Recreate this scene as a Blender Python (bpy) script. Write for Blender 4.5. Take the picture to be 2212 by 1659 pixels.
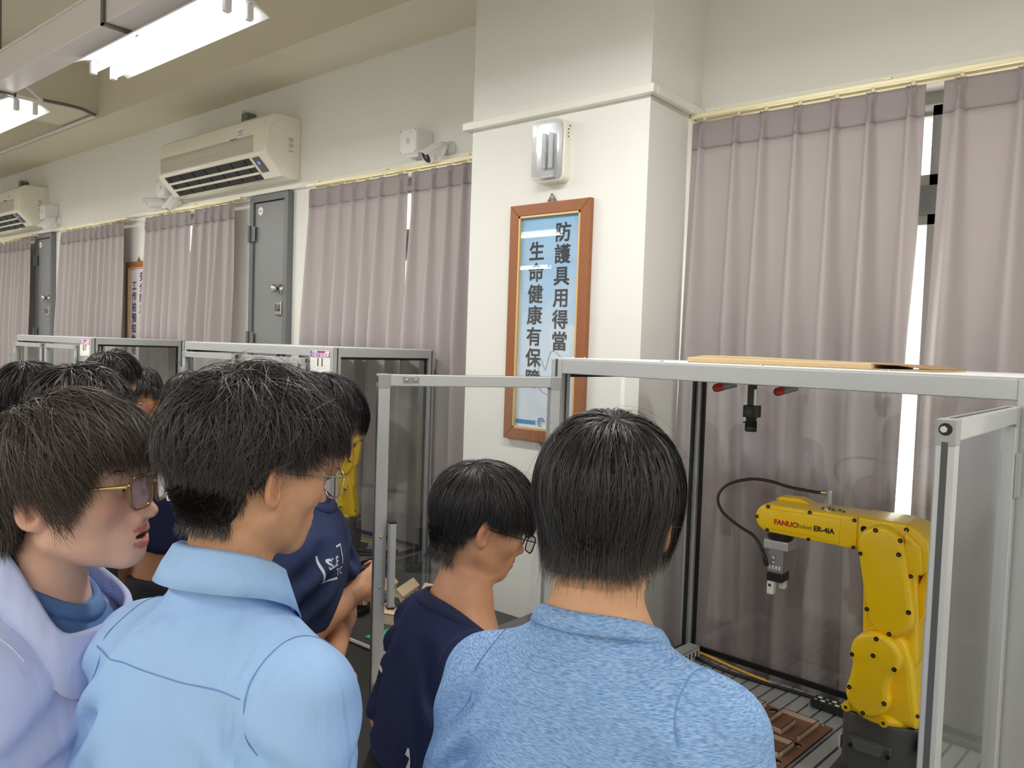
import bpy, bmesh, math, random
import numpy as np
from mathutils import Vector, Matrix, Euler
from mathutils.bvhtree import BVHTree

random.seed(7); np.random.seed(7)
SC = bpy.context.scene
for _o in list(bpy.data.objects):
    bpy.data.objects.remove(_o)
COL = SC.collection
PI = math.pi
R = math.radians

# ------------------------------------------------------------------ camera
FPX = 1698.75                                   # focal length in pixels of a 2212 px wide frame
YAW, PITCH, ROLL = R(39.927), R(-2.609), R(1.903)
fwd = Vector((-math.sin(YAW)*math.cos(PITCH), math.cos(YAW)*math.cos(PITCH), math.sin(PITCH)))
rgt = Vector((math.cos(YAW), math.sin(YAW), 0)); upv = rgt.cross(fwd)
cr = rgt*math.cos(ROLL)+upv*math.sin(ROLL); cu = -rgt*math.sin(ROLL)+upv*math.cos(ROLL)
cam_d = bpy.data.cameras.new('camera'); cam = bpy.data.objects.new('camera', cam_d); COL.objects.link(cam)
cam_d.sensor_width = 36.0; cam_d.sensor_fit = 'HORIZONTAL'; cam_d.lens = 36.0*FPX/2212.0
cam_d.clip_start = 0.05; cam_d.clip_end = 200
cam.matrix_world = Matrix(((cr.x, cu.x, -fwd.x, 0), (cr.y, cu.y, -fwd.y, 0), (cr.z, cu.z, -fwd.z, 1.75), (0, 0, 0, 1)))
SC.camera = cam

# ------------------------------------------------------------------ world, view
SC.view_settings.view_transform = 'Standard'; SC.view_settings.look = 'None'
SC.view_settings.gamma = 1.0; SC.view_settings.use_curve_mapping = False
SC.view_settings.exposure = 0.0
LAMP_W = 19.0                                   # watts of each twin-tube ceiling fixture
W = bpy.data.worlds.new('daylight'); SC.world = W; W.use_nodes = True
_bg = W.node_tree.nodes['Background']; _bg.inputs[0].default_value = (1.0, 0.97, 0.90, 1); _bg.inputs[1].default_value = 4.0
SC.cycles.max_bounces = 10; SC.cycles.transparent_max_bounces = 24; SC.cycles.diffuse_bounces = 5
SC.cycles.caustics_reflective = False; SC.cycles.caustics_refractive = False
SC.cycles.sample_clamp_indirect = 4.0
try: SC.cycles.use_denoising = True
except Exception: pass

# ------------------------------------------------------------------ materials
MATS = {}
def srgb(r, g, b):
    f = lambda c: (c/255/12.92) if c/255 <= .04045 else ((c/255+.055)/1.055)**2.4
    return (f(r), f(g), f(b), 1)
def mat(name, rgb, rough=.5, metal=0., spec=.5, noise=0., nscale=30., bump=0., bscale=120., coat=0., emit=None, stretch=None, aniso=0., trans=0., sheen=0.):
    """principled material with a procedural colour variation and fine relief"""
    m = bpy.data.materials.new(name); m.use_nodes = True; nt = m.node_tree; b = nt.nodes['Principled BSDF']
    c = srgb(*rgb) if max(rgb) > 1.001 else (*rgb, 1)
    b.inputs['Base Color'].default_value = c; b.inputs['Roughness'].default_value = rough; b.inputs['Metallic'].default_value = metal
    b.inputs['Specular IOR Level'].default_value = spec
    if coat: b.inputs['Coat Weight'].default_value = coat; b.inputs['Coat Roughness'].default_value = .08
    if sheen: b.inputs['Sheen Weight'].default_value = sheen
    if emit: b.inputs['Emission Color'].default_value = (*emit[0], 1); b.inputs['Emission Strength'].default_value = emit[1]
    if noise or bump:
        tc = nt.nodes.new('ShaderNodeTexCoord'); mp = nt.nodes.new('ShaderNodeMapping'); nt.links.new(tc.outputs['Object'], mp.inputs[0])
        if stretch: mp.inputs['Scale'].default_value = stretch
    if noise:
        n = nt.nodes.new('ShaderNodeTexNoise'); n.inputs['Scale'].default_value = nscale; n.inputs['Detail'].default_value = 4
        nt.links.new(mp.outputs[0], n.inputs['Vector'])
        mx = nt.nodes.new('ShaderNodeMix'); mx.data_type = 'RGBA'
        mx.inputs['A'].default_value = (*[max(0, v*(1-noise)) for v in c[:3]], 1); mx.inputs['B'].default_value = (*[min(1, v*(1+noise)) for v in c[:3]], 1)
        nt.links.new(n.outputs['Fac'], mx.inputs['Factor']); nt.links.new(mx.outputs['Result'], b.inputs['Base Color'])
    if bump:
        n2 = nt.nodes.new('ShaderNodeTexNoise'); n2.inputs['Scale'].default_value = bscale; n2.inputs['Detail'].default_value = 3
        nt.links.new(mp.outputs[0], n2.inputs['Vector'])
        bp = nt.nodes.new('ShaderNodeBump'); bp.inputs['Strength'].default_value = bump; bp.inputs['Distance'].default_value = .002
        nt.links.new(n2.outputs['Fac'], bp.inputs['Height']); nt.links.new(bp.outputs[0], b.inputs['Normal'])
    MATS[name] = m
    return m
def pane_mat(name, tint=(.97, .98, .98), refl=1.0, rough=.0, haze=0.):
    """thin clear sheet: lets light straight through and mirrors by its Fresnel reflection"""
    m = bpy.data.materials.new(name); m.use_nodes = True; nt = m.node_tree; nt.nodes.clear()
    out = nt.nodes.new('ShaderNodeOutputMaterial'); tr = nt.nodes.new('ShaderNodeBsdfTransparent'); gl = nt.nodes.new('ShaderNodeBsdfGlossy')
    tr.inputs[0].default_value = (*tint, 1); gl.inputs['Roughness'].default_value = rough; gl.inputs[0].default_value = (1, 1, 1, 1)
    lw = nt.nodes.new('ShaderNodeLayerWeight'); lw.inputs['Blend'].default_value = .5      # Schlick reflection, the same from both sides of the sheet
    pw = nt.nodes.new('ShaderNodeMath'); pw.operation = 'POWER'; pw.inputs[1].default_value = 5.; nt.links.new(lw.outputs['Facing'], pw.inputs[0])
    mu = nt.nodes.new('ShaderNodeMath'); mu.operation = 'MULTIPLY_ADD'; mu.inputs[1].default_value = .5*refl; mu.inputs[2].default_value = .035*refl; mu.use_clamp = True
    mx = nt.nodes.new('ShaderNodeMixShader'); nt.links.new(pw.outputs[0], mu.inputs[0]); nt.links.new(mu.outputs[0], mx.inputs[0])
    nt.links.new(tr.outputs[0], mx.inputs[1]); nt.links.new(gl.outputs[0], mx.inputs[2]); last = mx
    if haze:
        df = nt.nodes.new('ShaderNodeBsdfDiffuse'); df.inputs[0].default_value = (.8, .82, .84, 1)
        m2 = nt.nodes.new('ShaderNodeMixShader'); m2.inputs[0].default_value = haze
        nt.links.new(mx.outputs[0], m2.inputs[1]); nt.links.new(df.outputs[0], m2.inputs[2]); last = m2
    nt.links.new(last.outputs[0], out.inputs[0]); MATS[name] = m
    return m

mat('wall', (237, 237, 232), .75, spec=.25, noise=.02, nscale=3, bump=.05, bscale=180)
mat('ceiling', (222, 216, 198), .9, spec=.1, noise=.03, nscale=2)
mat('floor', (176, 172, 162), .35, noise=.06, nscale=9)
mat('trim', (240, 240, 230), .45)
mat('alu', (196, 199, 201), .42, metal=.55, noise=.03, nscale=60, stretch=(1, 1, 1))
mat('alu_dark', (150, 152, 153), .5, metal=.5)
mat('alu_cap', (165, 167, 168), .55, metal=.3)
mat('slot', (84, 86, 88), .6, metal=.2)
mat('gasket', (14, 14, 15), .5)
mat('steel', (200, 200, 198), .22, metal=1.)
mat('black', (22, 22, 24), .45)
mat('black_matte', (34, 34, 36), .8)
mat('dark_panel', (74, 76, 78), .5, noise=.05)
mat('white_plastic', (232, 232, 230), .35)
mat('cream_plastic', (240, 236, 222), .28, coat=.5)
mat('cream_dark', (205, 199, 178), .4)
mat('grey_door', (132, 134, 135), .42, noise=.03, nscale=4)
mat('grey_frame', (112, 114, 116), .4)
mat('win_frame', (150, 152, 150), .4, metal=.3)
mat('lamp_white', (238, 238, 240), .4)
mat('duct', (228, 224, 226), .4)
mat('bracket', (120, 118, 114), .5, metal=.5)
mat('tube', (255, 255, 255), .4, emit=((1, .98, .95), 9.0))
mat('yellow', (247, 205, 12), .32, coat=.25, noise=.015, nscale=8)
mat('robot_grey', (70, 70, 71), .42, noise=.04, nscale=20)
mat('robot_grey2', (92, 92, 95), .4)
mat('bolt', (18, 18, 18), .4, metal=.4)
mat('red_print', (178, 24, 22), .5); mat('black_print', (28, 26, 24), .5)
mat('slat', (186, 188, 189), .4, metal=.5, noise=.03, nscale=40, stretch=(1, .05, 1))
mat('wood_frame', (150, 92, 54), .42, noise=.14, nscale=14, stretch=(1, 1, .08), bump=.05)
mat('gold_lip', (222, 190, 130), .35, metal=.3)
mat('ink', (52, 54, 60), .6)
mat('cardboard', (192, 168, 128), .8, noise=.05, nscale=40, bump=.05)
mat('cardboard_in', (150, 118, 80), .85)
mat('red_button', (196, 50, 52), .35)
mat('maze_board', (124, 84, 62), .6, noise=.12, nscale=10, stretch=(.15, 1, 1))
mat('maze_wall', (214, 196, 172), .7, noise=.05, nscale=30); mat('burnt', (46, 30, 22), .7)
mat('plywood', (222, 196, 160), .7, noise=.06, nscale=25)
mat('green_mat', (44, 148, 84), .6)
mat('green_led', (120, 190, 130), .4); mat('white_key', (235, 235, 235), .4)
mat('yellow_cable', (246, 186, 40), .4); mat('black_cable', (26, 26, 28), .45)
mat('safety_yellow', (246, 196, 8), .4)
mat('paper', (244, 243, 240), .7)
pane_mat('glass', (.965, .972, .972), 1.0)
pane_mat('acrylic_door', (.93, .94, .945), 1.0)
pane_mat('poster_glass', (.985, .985, .985), .8)

# ------------------------------------------------------------------ mesh helper
class MB:
    """collects polygons of one mesh"""
    def __init__(s): s.v = []; s.f = []; s.m = []; s.sm = []; s.T = Matrix.Identity(4); s.mi = 0
    def add(s, vs, fs, smooth=False):
        o = len(s.v); s.v += [tuple(s.T @ Vector(v)) for v in vs]
        for f in fs: s.f.append(tuple(i+o for i in f)); s.m.append(s.mi); s.sm.append(smooth)
        return s
    def box(s, a, b):
        (x0, y0, z0), (x1, y1, z1) = a, b
        return s.add([(x0,y0,z0),(x1,y0,z0),(x1,y1,z0),(x0,y1,z0),(x0,y0,z1),(x1,y0,z1),(x1,y1,z1),(x0,y1,z1)],
                     [(0,3,2,1),(4,5,6,7),(0,1,5,4),(1,2,6,5),(2,3,7,6),(3,0,4,7)])
    def cbox(s, a, b, c=.004):
        """box with chamfered edges"""
        a = Vector(a); b = Vector(b); c = min(c, *[(b[i]-a[i])*.49 for i in range(3)])
        bm = bmesh.new(); bmesh.ops.create_cube(bm, size=1)
        for v in bm.verts: v.co = Vector([(a[i]+b[i])/2+v.co[i]*(b[i]-a[i]) for i in range(3)])
        bmesh.ops.bevel(bm, geom=list(bm.edges), offset=c, segments=2, profile=.5, affect='EDGES')
        s.from_bm(bm); return s
    def from_bm(s, bm, smooth=False):
        bm.verts.index_update(); s.add([v.co for v in bm.verts], [[v.index for v in f.verts] for f in bm.faces], smooth); bm.free(); return s
    def cyl(s, a, b, r, n=16, r2=None, caps=True, smooth=True):
        a = Vector(a); b = Vector(b); r2 = r if r2 is None else r2; d = (b-a).normalized()
        u = d.orthogonal().normalized(); w = d.cross(u); vs = []
        for p, q in ((a, r), (b, r2)):
            for i in range(n):
                t = 2*PI*i/n; vs.append(p+(u*math.cos(t)+w*math.sin(t))*q)
        s.add(vs, [(i, (i+1) % n, n+(i+1) % n, n+i) for i in range(n)], smooth)
        if caps: s.add(vs, [tuple(range(n-1, -1, -1)), tuple(range(n, 2*n))])
        return s
    def tube(s, pts, r, n=8, closed=False, caps=True):
        pts = [Vector(p) for p in pts]; N = len(pts); rr = r if hasattr(r, '__len__') else [r]*N; vs = []; u = None
        for i, p in enumerate(pts):
            t = (pts[(i+1) % N]-pts[i-1]) if closed else (pts[min(i+1, N-1)]-pts[max(i-1, 0)])
            t.normalize()
            u = t.orthogonal() if u is None else (u-t*u.dot(t))
            u.normalize(); w = t.cross(u)
            for k in range(n):
                a = 2*PI*k/n; vs.append(p+(u*math.cos(a)+w*math.sin(a))*rr[i])
        fs = []
        for i in range(N if closed else N-1):
            j = (i+1) % N
            for k in range(n): fs.append((i*n+k, i*n+(k+1) % n, j*n+(k+1) % n, j*n+k))
        s.add(vs, fs, True)
        if caps and not closed: s.add(vs, [tuple(range(n-1, -1, -1)), tuple(range((N-1)*n, N*n))])
        return s
    def lathe(s, prof, n=24, smooth=True):
        """profile [(r, z)] turned about z"""
        vs = []; fs = []
        for r, z in prof:
            for i in range(n): t = 2*PI*i/n; vs.append((r*math.cos(t), r*math.sin(t), z))
        for j in range(len(prof)-1):
            for i in range(n): fs.append((j*n+i, j*n+(i+1) % n, (j+1)*n+(i+1) % n, (j+1)*n+i))
        s.add(vs, fs, smooth); s.add(vs, [tuple(range(n-1, -1, -1)), tuple(range((len(prof)-1)*n, len(prof)*n))]); return s
    def ball(s, c, r, n=16, m=10):
        c = Vector(c); r = (r, r, r) if not hasattr(r, '__len__') else r; vs = [c+Vector((0, 0, r[2]))]; fs = []
        for j in range(1, m):
            for i in range(n):
                t = PI*j/m; q = 2*PI*i/n; vs.append(c+Vector((r[0]*math.sin(t)*math.cos(q), r[1]*math.sin(t)*math.sin(q), r[2]*math.cos(t))))
        vs.append(c-Vector((0, 0, r[2]))); L = len(vs)-1
        for i in range(n): fs.append((0, 1+i, 1+(i+1) % n)); fs.append((L, L-n+(i+1) % n, L-n+i))
        for j in range(m-2):
            for i in range(n): fs.append((1+j*n+i, 1+(j+1)*n+i, 1+(j+1)*n+(i+1) % n, 1+j*n+(i+1) % n))
        return s.add(vs, fs, True)
    def prism(s, poly, y0, y1, bevel=0., ax='xz', smooth=False, seg=3):
        """closed outline [(x, z)] pushed from y0 to y1, rims rounded by bevel"""
        bm = bmesh.new(); k = lambda p, y: (p[0], y, p[1]) if ax == 'xz' else ((p[0], p[1], y) if ax == 'xy' else (y, p[0], p[1]))
        lo = [bm.verts.new(k(p, y0)) for p in poly]; hi = [bm.verts.new(k(p, y1)) for p in poly]; n = len(poly)
        f1 = bm.faces.new(lo); f2 = bm.faces.new(hi[::-1])
        for i in range(n): bm.faces.new((lo[i], hi[i], hi[(i+1) % n], lo[(i+1) % n]))
        bmesh.ops.recalc_face_normals(bm, faces=bm.faces)
        if bevel:
            bmesh.ops.bevel(bm, geom=list(f1.edges)+list(f2.edges), offset=bevel, segments=seg, profile=.5, affect='EDGES')
        return s.from_bm(bm, smooth)
    def mesh(s, name, mats):
        me = bpy.data.meshes.new(name); me.from_pydata(s.v, [], s.f)
        for m in mats: me.materials.append(MATS[m] if isinstance(m, str) else m)
        me.polygons.foreach_set('material_index', s.m); me.polygons.foreach_set('use_smooth', s.sm); me.update(); return me
def obj(name, mb, m, parent=None, loc=(0, 0, 0), rot=(0, 0, 0), label=None, kind=None):
    me = mb.mesh(name, m if isinstance(m, (list, tuple)) else [m]) if isinstance(mb, MB) else mb
    o = bpy.data.objects.new(name, me); COL.objects.link(o); o.location = loc; o.rotation_euler = rot
    if parent: o.parent = parent
    if label: o['label'] = label
    if kind: o['kind'] = kind
    return o
def tag(o, label, cat, group=None):
    o['label'] = label; o['category'] = cat
    if group: o['group'] = group
    return o
def thing(name, label, cat, loc=(0, 0, 0), rotz=0, group=None, rot=None):
    o = bpy.data.objects.new(name, None); COL.objects.link(o); o.empty_display_size = .05
    o.location = loc; o.rotation_euler = rot if rot else (0, 0, rotz)
    return tag(o, label, cat, group)
def struct(name, mb, m, label=None):
    o = obj(name, mb, m); o['kind'] = 'structure'
    if label: o['label'] = label
    return o
def copy_tree(o, parent=None):
    c = o.copy(); COL.objects.link(c)
    if parent: c.parent = parent
    for ch in [k for k in bpy.data.objects if k.parent == o]: copy_tree(ch, c)
    return c
def autosmooth(o, ang=40):
    me = o.data; me.polygons.foreach_set('use_smooth', [True]*len(me.polygons)); me.set_sharp_from_angle(angle=R(ang)); return o
def heavy_mesh(me, d):
    """thickens lettering by laying shifted copies over it"""
    v = [x.co.copy() for x in me.vertices]; f = [tuple(p.vertices) for p in me.polygons]; V = []; F = []
    for i, (a, b_) in enumerate(((-d, -d), (d, -d), (-d, d), (d, d), (0, 0))): o = len(V); V += [(c.x+a, c.y-.00004*i, c.z+b_) for c in v]; F += [tuple(k+o for k in q) for q in f]
    m = bpy.data.meshes.new('lettering'); m.from_pydata(V, [], F); return m
def text_mesh(txt, size, bold=0., extrude=.0003, align='CENTER', shear=0., spacing=1.):
    """lettering in the x-z plane facing -y"""
    c = bpy.data.curves.new('lettering', 'FONT'); c.body = txt; c.size = size; c.extrude = extrude; c.offset = bold; c.shear = shear
    c.align_x = align; c.align_y = 'CENTER'; c.space_character = spacing; c.resolution_u = 3
    o = bpy.data.objects.new('lettering', c); COL.objects.link(o); dg = bpy.context.evaluated_depsgraph_get()
    me = bpy.data.meshes.new_from_object(o.evaluated_get(dg)); bpy.data.objects.remove(o); bpy.data.curves.remove(c)
    me.transform(Matrix.Rotation(PI/2, 4, 'X')); return me
def lettering(txt, size, m, parent, loc, rot=(0, 0, 0), name='lettering', heavy=0., **k):
    me = text_mesh(txt, size, **k)
    if heavy: me = heavy_mesh(me, heavy)
    me.materials.clear(); me.materials.append(MATS[m]); return obj(name, me, m, parent, loc, rot)
def arc(cx, cz, r, a0, a1, n):
    return [(cx+r*math.cos(R(a0+(a1-a0)*i/n)), cz+r*math.sin(R(a0+(a1-a0)*i/n))) for i in range(n+1)]
def smooth_path(pts, n=6):
    """Catmull-Rom through the given points"""
    P_ = [Vector(p) for p in pts]; P_ = [2*P_[0]-P_[1]]+P_+[2*P_[-1]-P_[-2]]; out = []
    for i in range(1, len(P_)-2):
        a, b, c, d = P_[i-1:i+3]
        for k in range(n):
            t = k/n; out.append(.5*((2*b)+(c-a)*t+(2*a-5*b+4*c-d)*t*t+(3*b-a-3*c+d)*t**3))
    out.append(P_[-2]); return out
pane_mat('lens_clear', (.93, .94, .96), 1.6, 0.); pane_mat('lens_violet', (.86, .83, .92), 2.4, 0., haze=.10)
mat('amber', (156, 122, 84), .12, coat=.6); MATS['amber'].node_tree.nodes['Principled BSDF'].inputs['Transmission Weight'].default_value = .55; mat('gold', (214, 186, 110), .25, metal=.9)
# ================================================================== the room
YW, YC = 3.0, 2.59           # wall face with the windows, face of the pillar
X0, X1, Y0 = -12.0, 4.6, -5.2
ZC, ZS = 3.78, 3.401         # ceiling, underside of the beam along the wall
def plate(a, b): return MB().box(a, b)
struct('floor', plate((X0-.2, Y0-.2, -.12), (X1+.2, YW+.2, 0)), 'floor')
struct('ceiling', plate((X0-.2, Y0-.2, ZC), (X1+.2, YW+.2, ZC+.12)), 'ceiling')
struct('ceiling_beam', plate((X0, 2.606, ZS), (X1, YW, ZC)), 'ceiling', 'painted beam running along the window wall')
for bx0, bx1 in ((-7.05, -6.42), (-11.4, -10.8), (2.6, 3.2)):
    struct('ceiling_beam', plate((bx0, Y0, ZS+.04), (bx1, 2.606, ZC)), 'ceiling')
struct('ceiling_beam', plate((-2.2, Y0, ZS+.04), (-1.6, 2.58, ZC)), 'ceiling')
struct('wall_left', plate((X0-.2, Y0, 0), (X0, YW, ZC)), 'wall'); struct('wall_right', plate((X1, Y0, 0), (X1+.2, YW, ZC)), 'wall')
struct('wall_front', plate((X0-.2, Y0-.2, 0), (X1+.2, Y0, ZC)), 'wall')
WIN = [(-1.46, .905), (-4.02, -2.42), (-6.18, -5.19), (-7.86, -7.03), (-10.2, -9.24)]
WZ0, WZ1 = .92, 2.70
wb = MB(); xs = sorted(WIN); cur = X0
for a, b in xs:
    wb.box((cur, YW, 0), (a, YW+.2, ZC)); wb.box((a, YW, 0), (b, YW+.2, WZ0)); wb.box((a, YW, WZ1), (b, YW+.2, ZC)); cur = b
wb.box((cur, YW, 0), (X1, YW+.2, ZC))
struct('wall_back', wb, 'wall')
struct('wall_pillar', plate((-2.443, YC, 0), (-1.541, YW, ZC)), 'wall', 'white square pillar standing out from the window wall')

# ---- white cable trunking that runs round the wall and the pillar
def trunk(pts, name):
    """L-shaped moulding with a lip, following points along the wall"""
    return None
def trim_seg(n, a, b):
    o = struct('trim_%d' % n, MB().cbox(a, b, .004), 'trim')
    return o
TZ0, TZ1 = 2.708, 2.742
trim_seg(1, (-1.512, YW-.035, TZ0+.012), (X1, YW, TZ1+.008)); trim_seg(2, (-1.541, YC+.001, TZ0), (-1.511, YW-.036, TZ1))
trim_seg(3, (-2.478, YC-.033, TZ0), (-1.511, YC, TZ1)); trim_seg(4, (-2.478, YC+.001, TZ0), (-2.443, YW-.036, TZ1))
trim_seg(5, (X0, YW-.035, TZ0+.012), (-2.445, YW, TZ1+.008))
struct('trim_6', MB().box((-1.541, YC+.002, TZ0-.012), (-1.537, YW, TZ0-.001)), 'cream_dark')

# ---- windows
def window(i, x0, x1):
    w = bpy.data.objects.new('window_%d' % i, None); COL.objects.link(w); w['kind'] = 'structure'; w['label'] = 'aluminium sliding window behind the curtains'
    y = YW+.08; f = MB(); t = .05
    f.box((x0, y, WZ0), (x0+t, y+.07, WZ1)); f.box((x1-t, y, WZ0), (x1, y+.07, WZ1)); f.box((x0+t, y, WZ1-t), (x1-t, y+.07, WZ1)); f.box((x0+t, y, WZ0), (x1-t, y+.07, WZ0+t))
    obj('window_frame', f, 'win_frame', w)
    obj('transom', MB().cbox((x0+t, y-.02, 2.27), (x1-t, y+.06, 2.37), .004), 'grey_frame', w)
    obj('sill', MB().cbox((x0-.03, YW-.03, WZ0-.04), (x1+.03, YW+.2, WZ0), .006), 'win_frame', w)
    n = 3 if x1-x0 > 1.5 else 2
    for k in range(n):
        a = x0+t+(x1-x0-2*t)*k/n; b = x0+t+(x1-x0-2*t)*(k+1)/n
        for z0, z1 in ((WZ0+t, 2.27), (2.37, WZ1-t)):
            s = MB()
            for q in ((a, a+.035), (b-.035, b)): s.box((q[0], y, z0), (q[1], y+.045, z1))
            s.box((a, y, z0), (b, y+.045, z0+.04)); s.box((a, y, z1-.035), (b, y+.045, z1))
            sa = obj('sash', s, 'win_frame', w)
            obj('pane', MB().box((a+.03, y+.02, z0+.03), (b-.03, y+.026, z1-.03)), 'frosted', sa)
m = bpy.data.materials.new('frosted'); m.use_nodes = True; nt = m.node_tree; nt.nodes.clear()
_o = nt.nodes.new('ShaderNodeOutputMaterial'); _t = nt.nodes.new('ShaderNodeBsdfTransparent'); _l = nt.nodes.new('ShaderNodeBsdfTranslucent'); _m = nt.nodes.new('ShaderNodeMixShader')
_n = nt.nodes.new('ShaderNodeTexNoise'); _n.inputs['Scale'].default_value = 60; _t.inputs[0].default_value = (.96, .97, .95, 1); _l.inputs[0].default_value = (.95, .95, .92, 1)
nt.links.new(_n.outputs['Fac'], _m.inputs[0]); nt.links.new(_t.outputs[0], _m.inputs[1]); nt.links.new(_l.outputs[0], _m.inputs[2]); nt.links.new(_m.outputs[0], _o.inputs[0]); MATS['frosted'] = m
for i, (a, b) in enumerate(WIN): window(i+1, a, b)

# ---- grey steel closet doors
def closet_door(n, x0, x1, full):
    d = bpy.data.objects.new('door_%d' % n, None); COL.objects.link(d); d['kind'] = 'structure'
    d['label'] = 'grey steel closet door with round knob and deadbolt'
    z1 = 2.712; f = MB(); t = .042; y0 = YW-.045
    f.box((x0, y0, .1), (x0+t, YW, z1)); f.box((x1-t, y0, .1), (x1, YW, z1)); f.box((x0+t, y0+.001, z1-t), (x1-t, YW, z1)); f.box((x0+t, y0+.001, .1), (x1-t, YW, .1+t))
    obj('door_frame', f, 'grey_frame', d)
    obj('leaf', MB().cbox((x0+t+.003, YW-.03, .1+t), (x1-t-.003, YW, z1-t-.006), .003), 'grey_door', d)
    for z in (2.46, 1.75, .5):
        h = MB(); h.cyl((x0+t*.35, y0-.012, z-.055), (x0+t*.35, y0-.012, z+.055), .011, 10); h.box((x0+.004, y0-.004, z-.05), (x0+t+.03, y0, z+.05))
        obj('hinge', h, 'grey_frame', d)
    k = MB(); k.T = Matrix.Translation((x1-.088, YW-.03, 2.086)) @ Matrix.Rotation(PI/2, 4, 'X')
    k.lathe([(.032, 0), (.032, .006), (.014, .012), (.014, .032), (.026, .04), (.028, .055), (.02, .066), (.004, .068)]); obj('knob', k, 'steel', d)
    k = MB(); k.cbox((x1-.125, YW-.05, 1.915), (x1-.05, YW-.03, 2.0), .006); lk = obj('deadbolt', k, 'steel', d)
    k = MB(); k.cyl((x1-.088, YW-.05, 1.962), (x1-.088, YW-.064, 1.962), .022, 18); k.cbox((x1-.094, YW-.078, 1.94), (x1-.082, YW-.06, 1.985), .003); obj('thumb_turn', k, 'alu_dark', lk)
    k = MB(); k.cyl((x0+.11, YW-.03, 2.61), (x0+.11, YW-.0315, 2.61), .028, 24); s = obj('sticker', k, 'paper', d)
    obj('print_line', MB().box((x0+.095, YW-.0322, 2.606), (x0+.125, YW-.0314, 2.612)), 'robot_grey2', s)
closet_door(1, -4.838, -4.395, True); closet_door(2, -8.708, -8.287, True)

# ---- ceiling trough with twin-tube fixtures
TY = 1.47
def trough(y, name_label):
    t = thing('lighting_trough', name_label, 'cable trough', (0, y, 0), group='ceiling lighting troughs')
    obj('channel', MB().cbox((X0+.3, -.06, 3.02), (X1-.3, .06, 3.16), .004), 'duct', t)
    obj('lid', MB().cbox((X0+.3, -.066, 3.16), (X1-.3, .066, 3.172), .003), 'duct', t)
    for k in range(11):
        x = -10.55+1.42*k+.04
        b = MB(); b.box((x-.012, -.072, 3.008), (x+.012, .072, 3.016)); b.box((x-.012, -.072, 3.008), (x+.012, -.066, 3.19)); b.box((x-.012, .066, 3.008), (x+.012, .072, 3.19)); b.box((x-.012, -.072, 3.182), (x+.012, .072, 3.19))
        h = obj('hanger', b, 'bracket', t)
        r_ = MB(); r_.cyl((x, 0, 3.19), (x, 0, ZC), .006, 8); r_.cyl((x, 0, 3.188), (x, 0, 3.215), .014, 6); obj('rod', r_, 'bracket', h)
    return t
def fixture(x0, y, label):
    L = 1.2; t = thing('ceiling_light', label, 'light', (x0, y, 3.0), group='fluorescent fixtures on the troughs')
    pr = [(-.035, .008), (.055, .008), (.115, -.02), (.118, -.016), (.058, .014), (-.035, .014)]
    p2 = [(-.07, -.012), (-.035, .008), (.0, .014), (.10, .014), (.17, -.018), (.174, -.014), (.104, .022), (-.035, .022), (-.074, -.008)]
    obj('reflector', MB().prism(p2, 0, L, ax='yz'), 'lamp_white', t)
    for yy in (.005, .095):
        tb = obj('tube', MB().cyl((.045, yy, -.028), (L-.045, yy, -.028), .0135, 14), 'tube', t)
        for xe in (.02, L-.02):
            s = MB(); s.cbox((xe-.014, yy-.014, -.048), (xe+.014, yy+.014, .012), .005); obj('lamp_holder', s, 'lamp_white', t)
    lt = bpy.data.lights.new('tube_light', 'AREA'); lt.shape = 'RECTANGLE'; lt.size = L-.1; lt.size_y = .16; lt.energy = LAMP_W; lt.color = (1, .988, .965); lt.spread = PI
    lo = bpy.data.objects.new('tube_light', lt); COL.objects.link(lo); lo.parent = t; lo.location = (L/2, .05, -.055)
    return t
trough(TY, 'grey trough hung on rods over the robot cells')
trough(-1.55, 'grey trough hung on rods over the middle of the room')
trough(-4.2, 'grey trough hung on rods near the far wall')
FX = [-10.37, -8.22, -6.07, -3.92, -1.77, .38, 2.53]
for i, y in enumerate((TY, -1.55, -4.2)):
    for k, x in enumerate(FX):
        lab = 'twin-tube fluorescent fixture under the %s trough, %s from the far left end' % (('front', 'middle', 'rear')[i], ('first', 'second', 'third', 'fourth', 'fifth', 'sixth', 'seventh')[k])
        if i == 0 and k == 3: lab = 'long bright twin-tube fluorescent fixture nearest above the students'
        if i == 0 and k == 2: lab = 'bright fluorescent fixture cut by the top left edge of the picture'
        fixture(x, y+.09, lab)
c = thing('conduit', 'thin white conduit crossing the ceiling beam to the trough', 'conduit', (0, 0, 0))
obj('pipe', MB().tube(smooth_path([(-5.5, 1.6, 3.1), (-6.0, 1.9, 3.42), (-6.36, 2.2, 3.43)]), .012), 'duct', c)
obj('flexible_hose', MB().tube(smooth_path([(-6.36, 2.2, 3.43), (-6.38, 2.45, 3.44), (-6.4, 2.585, 3.42)]), .012), 'bracket', c)
obj('pipe', MB().tube([(-6.4, 2.592, 3.42), (-11.9, 2.592, 3.42)], .014), 'duct', c)
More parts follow.
